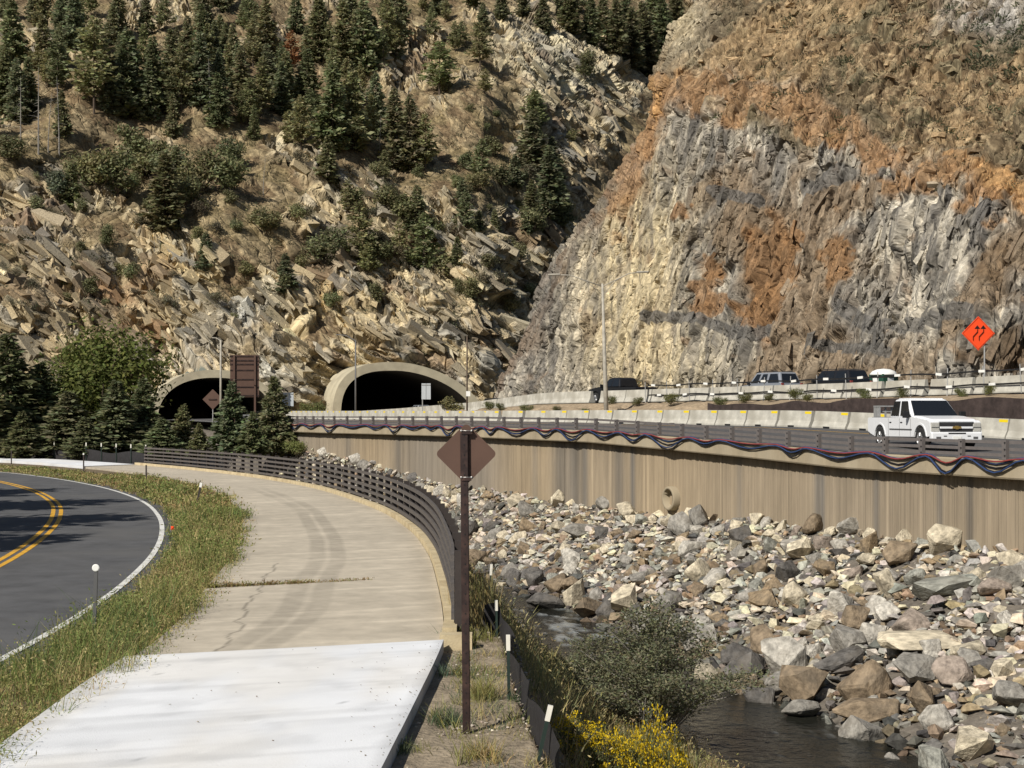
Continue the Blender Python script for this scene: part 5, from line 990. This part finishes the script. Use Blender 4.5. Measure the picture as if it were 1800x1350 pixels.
for k, (u, v, D_, s_, lab) in enumerate([(1000, 1348, 17.6, 1.0, 'yellow flowering rabbitbrush nearest the silt fence post'), (1052, 1372, 17.4, 1.05, 'yellow flowering rabbitbrush, second from the silt fence post'), (1105, 1378, 17.8, .95, 'orange yellow rabbitbrush in the middle of the flowering clump'), (1152, 1352, 18.4, 1.05, 'yellow rabbitbrush nearest the river at the end of the clump'), (1172, 1392, 18.0, .9, 'low yellow rabbitbrush at the bottom edge of the picture')]):
    x, y = (u - CX) / F * D_, D_; z = float(ground_z(np.array([x]), np.array([y]))[0]); ztop = EZ - (v - 90 - HV) / F * D_
    t = thing('rabbitbrush', lab, 'shrub', (x, y, z - .03), k); t.scale = (s_, s_, max(.9, (ztop - z) / .62)); link('stems', RB[k % 2][0], t); link('flowers', RB[k % 2][1], t)

# ---------------------------------------------------------------- trees beside the tunnels and off the left edge
def tside(kind, u, vt, D_, zb, wide, lab, **k):
    x = (u - CX) / F * D_; H = EZ + (HV - vt) / F * D_ - zb; return plant(kind, (x, D_, zb), H, lab, 'tree' if kind != 'bush' else 'shrub', None, wide, **k)
tside('broad', 172, 545, 112, 0, 1.2, 'big leafy green tree beside the half hidden tunnel', tone=.8)
for u, vt, D_, wd, lab, tn in [(322, 712, 108, 1.1, 'broad spruce at the mouth of the half hidden tunnel', 1.0), (408, 672, 104, 1.0, 'spruce directly below the brown covered sign', .95), (482, 664, 103, .95, 'tall narrow spruce just right of the brown covered sign', .9), (350, 745, 100, 1.3, 'low spruce behind the railing left of the covered sign', .95), (445, 725, 99, 1.3, 'low spruce behind the railing under the covered sign', .95), (252, 668, 104, .95, 'dark spruce in front of the leafy tree, nearest the tunnel', .85), (205, 672, 101, 1.2, 'dark spruce below the middle of the leafy tree', .8), (120, 690, 102, 1.3, 'dark spruce below the leafy tree, toward the edge', .8), (150, 735, 98, 1.6, 'squat spruce behind the far silt fence', .9), (285, 738, 97, 1.5, 'squat spruce behind the railing end', 1.0), (70, 640, 108, 1.0, 'brownish spruce second from the left edge by the far path', .85), (14, 590, 106, 1.0, 'tall brownish spruce at the left edge by the far path', .8), (-30, 640, 102, 1.1, 'spruce cut by the left edge of the picture', .8), (38, 725, 100, 1.3, 'low dark spruce at the left by the far path', .8)]:
    tside('bigspruce', u, vt, D_, .1, wd * (1.3 if u < 300 else 1.0), lab, tone=tn)
tside('bush', 520, 762, 101, .2, 1.6, 'yellow green bush at the end of the retaining wall', tone=1.5); tside('bush', 552, 690, 172, 2.4, 1.3, 'green bush against the wider tunnel portal', tone=1.0); tside('juniper', 795, 686, 130, 2.7, 1.2, 'dark bush beside the road at the wider tunnel', tone=.8)
for i, (x, y, H) in enumerate([(-21.5, 33, 12.5), (-25, 40, 13.5), (-30, 47, 14), (-20.5, 26, 12), (-35.5, 53, 13), (-28.5, 35, 14)]): plant('pine', (x, y, -.2), H, 'tall pine off the left side shading the curve of the road', 'tree', 'pines shading the road', 1.2)

# ---------------------------------------------------------------- lamps and signs
s = s_at_u(1066, 15); p = hpos(s, 15, .2); lp = thing('double_street_lamp', 'tall pale two-armed street lamp between the highways', 'lamp', p); k = p[1] / F; Hl = (722 - 468) * k
lp.rotation_euler[1] = -.03; MB().tube([(0, 0, -.3), (0, 0, Hl * .3), (0, 0, Hl * .94)], [.17, .14, .07], 10).build('pole', M['lampwhite'], lp, True)
for sgn, tip in ((-1, -78 * k), (1, 66 * k)):
    a = MB(); a.tube([(0, 0, Hl * .92), (tip * .55, 0, Hl * .985), (tip * .72, 0, Hl * 1.005), (tip, 0, Hl * 1.01)], .035, 6); a.tube([(0, 0, Hl * .86), (tip * .35, 0, Hl * .955), (tip * .62, 0, Hl * .995)], .022, 5); o = a.build('arm', M['lampwhite'], lp, True)
    MB().box((tip * 1.08, 0, Hl * 1.012), (.8, .26, .12)).build('lamp_head', M['lampwhite'], o, bevel=.04)
def pole(u, v0, v1, D_, r, mat, name, lab, cat):
    x = (u - CX) / F * D_; zb = EZ - (v1 - HV) / F * D_; h = (v1 - v0) / F * D_; t = thing(name, lab, cat, (x, D_, zb)); MB().tube([(0, 0, -1.2), (0, 0, h)], [r, r * .7], 8).build('pole', M[mat], t, True); return t, h
t, h = pole(625, 598, 738, 140, .1, 'lampgrey', 'street_lamp', 'grey lamp pole in front of the wider tunnel', 'lamp'); MB().tube([(0, 0, h - .05), (-1.0, .4, h + .5), (-2.0, .8, h + .6)], .05, 5).build('arm', M['lampgrey'], t)
t, h = pole(388, 598, 735, 118, .11, 'lampwhite', 'street_lamp', 'pale lamp pole beside the brown covered sign', 'lamp'); MB().tube([(0, 0, h - .05), (-.4, .2, h + .2), (-.8, .3, h + .22)], .04, 5).build('arm', M['lampwhite'], t)
t, h = pole(821, 590, 738, 118, .08, 'bark', 'utility_pole', 'brown pole with small white box right of the wider tunnel', 'pole'); MB().box((.1, -.12, h * .31), (.34, .2, .42)).build('box', M['tag'], t)
# big covered sign seen from behind
D_ = 122; k = D_ / F; x = (430 - CX) * k; zt, zb = EZ + (HV - 624) * k, EZ + (HV - 698) * k; W_ = 50 * k; Hh = zt - zb
t = thing('covered_road_sign', 'large brown road sign seen from behind with frame ribs', 'sign', (x, D_, 1.8)); t.rotation_euler[2] = .12
pn = MB(); pn.box((0, 0, (zt + zb) / 2 - 1.8), (W_, .05, Hh)); pn.build('panel', M['signback'], t)
for f in (.03, .13, .22, .36, .58, .76, .96): MB().box((0, -.05, zb - 1.8 + Hh * (1 - f)), (W_ * 1.02, .05, .09)).build('rib', M['signpost'], t)
for f in (-.36, .36): MB().box((W_ * f, -.12, (zt - 1.8) / 2 - .4), (.16, .1, zt - 1.8 + .7)).build('post', M['signback'], t)
def backsign(u, v0, v1, wpx, D_, vb, lab, mat='signw', diamond=False):
    k = D_ / F; x = (u - CX) * k; zb = EZ - (vb - HV) * k; t = thing('road_sign', lab, 'sign', (x, D_, zb)); z0, z1 = EZ - (v1 - HV) * k - zb, EZ - (v0 - HV) * k - zb
    if diamond: r = (z1 - z0) / 2; MB().prism([(0, r), (r, 0), (0, -r), (-r, 0)], (0, .02), lambda a, b, tt: (a, tt, b + (z0 + z1) / 2)).build('panel', M[mat], t); MB().box((0, -.05, (z0 + z1) / 2), (r * .8, .04, .08)).build('rib', M['signpost'], t)
    else:
        for sx in (-.26, .26): MB().box((sx * wpx * k, 0, (z0 + z1) / 2), (wpx * k * .48, .03, z1 - z0)).build('panel', M[mat], t)
        MB().box((0, -.04, z1 - .12), (wpx * k, .04, .06)).build('rib', M['galv'], t)
    MB().tube([(-wpx * k * .4 if not diamond else 0, .05, -.5), (-wpx * k * .4 if not diamond else 0, .05, z1 - .1)], .05, 6).build('post', M['galv'], t)
backsign(749, 674, 702, 16, 128, 726, 'grey backed road sign standing before the wider tunnel mouth'); backsign(506, 690, 714, 20, 125, 742, 'grey backed road sign right of the covered sign'); backsign(374, 684, 720, 36, 128, 745, 'brown backed diamond sign in front of the half hidden tunnel', 'signback', True)
k = 112 / F; x = (432 - CX) * k; t = thing('signal_cabinet', 'grey roadside cabinet with white side below the covered sign', 'cabinet', (x, 112, 1.6), .5); MB().box((0, 0, .9), (.95, .7, 1.3)).build('body', M['galv'], t, bevel=.03); MB().box((.49, 0, .95), (.03, .6, 1.1)).build('door', M['tag'], t)
# orange sign
qo = lambda s_: qup(s_) + .6
s = s_at_u(1722, qo); xx, yy = HW.at(s, float(qo(s))); k = float(yy) / F; base = (float(xx), float(yy), float(zup(s))); t = thing('roadwork_sign', 'bright orange diamond sign with two black bent arrows', 'sign', base, .08); zc = EZ + (HV - 586) * k - base[2]; r = 30 * k
MB().tube([(.28, .06, -.1), (.28, .06, zc + r * .3)], .04, 6).build('post', M['galv'], t)
MB().prism([(-.0, r), (r, 0), (0, -r), (-r, 0)], (-.03, 0), lambda a, b, tt: (a - .08, tt, b + zc)).build('panel', M['orange'], t)
bo = MB()
for i in range(4):
    c4 = [(0, r), (r, 0), (0, -r), (-r, 0)]; a, b2 = c4[i], c4[(i + 1) % 4]; f = .93; bo.beam((a[0] * f - .08, -.033, a[1] * f + zc), (b2[0] * f - .08, -.033, b2[1] * f + zc), .006, .025, (0, 1, 0))
bo.build('border', M['ink'], t)
for ax in (-.22, .22):
    S_ = r * .82; pts = [(-.16, -.5), (-.16, -.22), (.16, .12), (.16, .34)]; mb = MB()
    for i in range(3):
        a, b2 = pts[i], pts[i + 1]; mb.beam(((a[0] + ax - .02) * S_ - .08, -.034 - .001 * i, a[1] * S_ + zc), ((b2[0] + ax - .02) * S_ - .08, -.034 - .001 * i, b2[1] * S_ + zc), .006, .1, (0, 1, 0))
    tx_ = (.16 + ax - .02) * S_ - .08; mb.prism([(tx_ - .15, .32 * S_), (tx_ + .15, .32 * S_), (tx_, .58 * S_)], (-.040, -.034), lambda a, b, tt: (a, tt, b + zc)); mb.build('arrow', M['ink'], t)

# ---------------------------------------------------------------- vehicles (x forward, y left, z up)
def arch_pts(cx, r, z0, n=9):
    a0 = math.asin(max(-1, min(1, (z0 - .40) / r))); return [(cx + r * math.cos(t), .40 + r * math.sin(t)) for t in np.linspace(math.pi - a0, a0, n)]
def wheel(par, x, y, r=.40, wd=.27, sgn=1):
    t = MB().lathe([(r * .62, -wd / 2), (r * .92, -wd / 2), (r, -wd * .32), (r, wd * .32), (r * .92, wd / 2), (r * .62, wd / 2)], 26).build('wheel', M['tyre'], par, True, loc=(x, y, r))
    m = MB(); m.lathe([(r * .64, sgn * wd * .5), (r * .60, sgn * wd * .36), (r * .2, sgn * wd * .30), (0, sgn * wd * .40)], 20)
    for k in range(6):
        a = k * math.pi / 3; m.beam((.1 * math.cos(a), sgn * wd * .40, .1 * math.sin(a)), (r * .6 * math.cos(a), sgn * wd * .42, r * .6 * math.sin(a)), .05, .05, (0, 1, 0))
    m.build('rim', M['rim'], t)
def cabshape(b0, t0, zb, zt, wb, wt):
    """greenhouse: (xrear,xfront) at base and top"""
    return lambda fx, fz, side: ((b0[0] + (b0[1] - b0[0]) * fx) * (1 - fz) + (t0[0] + (t0[1] - t0[0]) * fx) * fz, side * (wb * (1 - fz) + wt * fz), zb + (zt - zb) * fz)
def panel(mb, pts, th, n):
    n = Vector(n).normalized() * th; v = [Vector(p) for p in pts]; k = len(v); mb.add([p + n for p in v] + [p - n for p in v], [tuple(range(k)), tuple(range(k, 2 * k))[::-1]] + [(i, k + i, k + (i + 1) % k, (i + 1) % k) for i in range(k)])
def pickup(t, paint, detail=True):
    xa, xr = 1.92, -1.72
    prof = [(-2.90, .62), (-2.92, 1.06), (-2.86, 1.16), (-.95, 1.16), (-.9, 1.15), (1.10, 1.17), (1.35, 1.17), (2.55, 1.06), (2.72, .98), (2.78, .62), (2.70, .50), (xa + .5, .46)] + arch_pts(xa, .50, .46)[::-1] + [(xr + .5, .44)] + arch_pts(xr, .50, .44)[::-1] + [(-2.6, .52)]
    o = MB().prism(prof, (-.97, .97), lambda a, b, y: (a, y, b)).build('body', M[paint], t, bevel=.085)
    hb = MB(); hb.prism([(1.0, 1.13), (1.12, 1.235), (1.7, 1.215), (2.5, 1.115), (2.66, 1.03), (2.62, 1.0)], (-.84, .84), lambda a, b, y: (a, y, b)); hb.build('hood', M[paint], t, bevel=.08)
    cs_ = cabshape((-1.0, 1.25), (-.80, .42), 1.14, 1.86, .93, .76)
    corners = [cs_(0, 0, 1), cs_(1, 0, 1), cs_(1, 1, 1), cs_(0, 1, 1), cs_(0, 0, -1), cs_(1, 0, -1), cs_(1, 1, -1), cs_(0, 1, -1)]
    MB().add(corners, [(0, 1, 2, 3), (7, 6, 5, 4), (0, 4, 5, 1), (1, 5, 6, 2), (2, 6, 7, 3), (3, 7, 4, 0)]).build('cab', M[paint], t, bevel=.11)
    MB().box((-.17, 0, 1.87), (1.0, 1.3, .035)).build('roof_panel', M[paint], t, bevel=.015)
    g = MB(); a, b2, c_, d_ = cs_(1, .10, .93), cs_(1, .10, -.93), cs_(1, .90, -.90), cs_(1, .90, .90); panel(g, [a, b2, c_, d_], .012, (.75, 0, .65)); g.build('windshield', M['glass'], t)
    for sd in (1, -1):
        for f0, f1, g0, g1 in ((.08, .42, .06, .46), (.49, .80, .55, .93)):
            g = MB(); q = [cs_(f0, .12, sd), cs_(f1 + (.09 if f0 > .4 else 0), .12, sd), cs_(g1 if f0 > .4 else g1, .88, sd), cs_(g0, .88, sd)]; panel(g, q, .012, (0, sd, .23)); g.build('side_window', M['glass'], t)
        mr = MB(); mr.box((.98, sd * 1.10, 1.27), (.12, .25, .24)); mr.box((.98, sd * .97, 1.2), (.06, .14, .06)); mr.build('mirror', M['black'], t, bevel=.03)
        if detail:
            MB().box((.2, sd * .972, .72), (2.0, .02, .05)).build('side_moulding', M['trimgrey'], t)
            for dx in (1.08, .1, -.92): MB().box((dx, sd * .9712, .8), (.014, .006, .66)).build('door_seam', M['darkgrey'], t)
            for dx in (.28, -.72): MB().box((dx, sd * .975, .98), (.17, .03, .04)).build('door_handle', M['black'], t, bevel=.008)
            for cx_ in (xa, xr):
                fl = MB(); n_ = 12; ar = arch_pts(cx_, .50, .5, n_); ou = arch_pts(cx_, .56, .5, n_)
                fl.add([(a, sd * .985, b) for a, b in ar] + [(a, sd * .985, b) for a, b in ou] + [(a, sd * .93, b) for a, b in ou], [(i, i + 1, n_ + i + 1, n_ + i) for i in range(n_ - 1)] + [(n_ + i, n_ + i + 1, 2 * n_ + i + 1, 2 * n_ + i) for i in range(n_ - 1)]); fl.build('fender_flare', M[paint], t)
    for x in (xa, xr):
        for sd in (1, -1): wheel(t, x, sd * .86, sgn=sd)
    if not detail: return
    MB().box((0, 0, .5), (4.6, 1.3, .16)).build('chassis', M['black'], t)
    fr = 2.745
    MB().box((fr - .02, 0, .80), (.16, 1.22, .36)).build('grille', M['darkgrey'], t); MB().box((fr + .055, 0, .805), (.06, 1.24, .075)).build('grille_bar', M[paint], t, bevel=.01)
    MB().box((fr + .03, 0, .99), (.08, 1.3, .05)).build('grille_surround', M['chrome'], t, bevel=.01)
    bg_ = MB(); bg_.prism([(-.17, -.035), (-.06, -.035), (-.05, -.06), (.06, -.06), (.07, -.035), (.17, -.035), (.15, .035), (.06, .035), (.05, .06), (-.06, .06), (-.07, .035), (-.15, .035)], (fr + .085, fr + .11), lambda a, b, y: (y, a, b + .81)); bg_.build('badge', M['gold'], t)
    for sd in (1, -1):
        MB().box((fr - .06, sd * .79, .82), (.22, .32, .34)).build('headlight', M['lamp'], t, bevel=.03); MB().box((fr + .06, sd * .79, .82), (.012, .3, .02)).build('headlight_divider', M['chrome'], t)
        MB().box((fr + .115, sd * .70, .44), (.02, .18, .085)).build('fog_light', M['trimgrey'], t)
        MB().box((fr + .06, sd * .45, .985 - .48), (.14, .12, .03)).build('bumper_slot', M['darkgrey'], t)
    MB().box((fr + .0, 0, .49), (.24, 1.92, .32)).build('bumper', M[paint], t, bevel=.05); MB().box((fr + .1, 0, .335), (.07, 1.1, .09)).build('lower_intake', M['darkgrey'], t); MB().box((fr + .115, 0, .60), (.02, .66, .05)).build('bumper_intake', M['darkgrey'], t)
    MB().box((fr + .13, 0, .42), (.015, .31, .155)).build('license_plate', M['tag'], t); MB().box((-2.95, 0, .58), (.12, 1.8, .2)).build('rear_bumper', M['chrome'], t, bevel=.03)
    MB().box((-1.95, 0, 1.166), (1.7, 1.7, .012)).build('bed_floor', M['darkgrey'], t)
    rk = MB()
    for yy_ in np.linspace(-.75, .75, 7): rk.box((-2.3, yy_, 1.38), (.05, .07, .42))
    for xx_ in np.linspace(-2.7, -2.2, 4): rk.box((xx_, -.78, 1.38), (.07, .05, .42))
    rk.box((-2.45, 0, 1.6), (.6, 1.62, .05)); rk.box((-2.3, 0, 1.4), (.03, 1.6, .06)); rk.build('cargo_crate', M['galv'], t)
def suv(t, paint, L=4.75, H=1.74, rails=True):
    a = L / 2; prof = [(-a, .55), (-a - .02, .95), (-a + .1, 1.02), (a * .38, 1.02), (a * .88, .92), (a, .75), (a, .45), (1.75, .4)] + arch_pts(1.35, .40, .42)[::-1] + [(-1.0, .4)] + arch_pts(-1.4, .40, .42)[::-1] + [(-a + .1, .45)]
    MB().prism(prof, (-.91, .91), lambda x, z, y: (x, y, z)).build('body', M[paint], t, bevel=.06)
    c_ = cabshape((-a + .08, a * .42), (-a + .42, .35), 1.0, H, .86, .66); k = [c_(0, 0, 1), c_(1, 0, 1), c_(1, 1, 1), c_(0, 1, 1), c_(0, 0, -1), c_(1, 0, -1), c_(1, 1, -1), c_(0, 1, -1)]
    MB().add(k, [(0, 1, 2, 3), (7, 6, 5, 4), (0, 4, 5, 1), (1, 5, 6, 2), (2, 6, 7, 3), (3, 7, 4, 0)]).build('cab', M[paint], t, bevel=.08)
    for sd in (1, -1):
        for f0, f1 in ((.06, .40), (.45, .68), (.72, .93)):
            g = MB(); panel(g, [c_(f0, .14, sd), c_(f1, .14, sd), c_(f1 - .02, .86, sd), c_(f0 + .03, .86, sd)], .012, (0, sd, .25)); g.build('side_window', M['glass'], t)
        if rails: MB().tube([(-a + .7, sd * .6, H + .06), (.2, sd * .6, H + .06)], .025, 5).build('roof_rail', M['darkgrey'], t)
        MB().box((.75, sd * 1.0, 1.1), (.12, .2, .16)).build('mirror', M['black'], t, bevel=.02); MB().box((-a + .02, sd * .78, .92), (.1, .16, .34)).build('tail_light', M['hoser'], t)
        for x in (1.35, -1.4): wheel(t, x, sd * .80, .35, .22, sd)
    g = MB(); panel(g, [c_(1, .12, .9), c_(1, .12, -.9), c_(1, .88, -.88), c_(1, .88, .88)], .012, (.7, 0, .7)); g.build('windshield', M['glass'], t)
    g = MB(); panel(g, [c_(0, .14, .85), c_(0, .14, -.85), c_(0, .86, -.82), c_(0, .86, .82)], .012, (-.9, 0, .4)); g.build('rear_window', M['glass'], t)
s = s_at_u(1622, 5.0); t = thing('pickup_truck', 'white crew cab pickup truck driving toward the camera on the lower highway', 'truck', hpos(s, 5.0, .004), hang(s) + math.pi - .27); pickup(t, 'paintw')
def upcar(name, u, dq, lab, cat, fn, *a, **k):
    s = s_at_u(u, lambda x: qup(x) + dq); t = thing(name, lab, cat, hpos(s, dq, .004, True), hang(s)); fn(t, *a, **k); return t
upcar('parked_suv', 1350, 3.2, 'silver grey SUV behind the upper barrier', 'car', suv, 'paints', 4.8, 1.80)
upcar('parked_suv', 1466, 3.0, 'black SUV behind the upper barrier next to the portable toilet', 'car', suv, 'paintb', 4.9, 1.74)
upcar('pickup_truck', 1092, 3.0, 'black pickup truck on the upper highway beside the two-armed lamp', 'truck', pickup, 'paintb', False)
upcar('car', 866, 4.5, 'low dark car far along the upper highway at the cliff foot', 'car', suv, 'paintb', 4.6, 1.45, rails=False)
upcar('car', 737, 5.5, 'dark car emerging in the wider tunnel mouth', 'car', suv, 'paints', 4.6, 1.45, rails=False)
# portable toilet
s = s_at_u(1553, lambda x: qup(x) + 8.5); p = hpos(s, 8.5, 0, True); t = thing('portable_toilet', 'green portable toilet with white domed roof at the cliff foot', 'toilet', p, hang(s)); k = p[1] / F; ht = EZ + (HV - 648) * k - p[2]
MB().box((0, 0, (ht - .35) / 2), (1.3, 1.3, ht - .35)).build('cabin', M['tgreen'], t, bevel=.04)
MB().lathe([(.0, ht), (.4, ht - .04), (.7, ht - .16), (.86, ht - .34), (.86, ht - .42), (0, ht - .42)], 16, axis='z').build('roof', M['tag'], t, True)
for dx, dy, sz in ((0, .66, (.5, .02, .3)), (-.66, 0, (.02, .5, .3))): MB().box((dx, dy, ht - .75), sz).build('vent_panel', M['tag'], t)
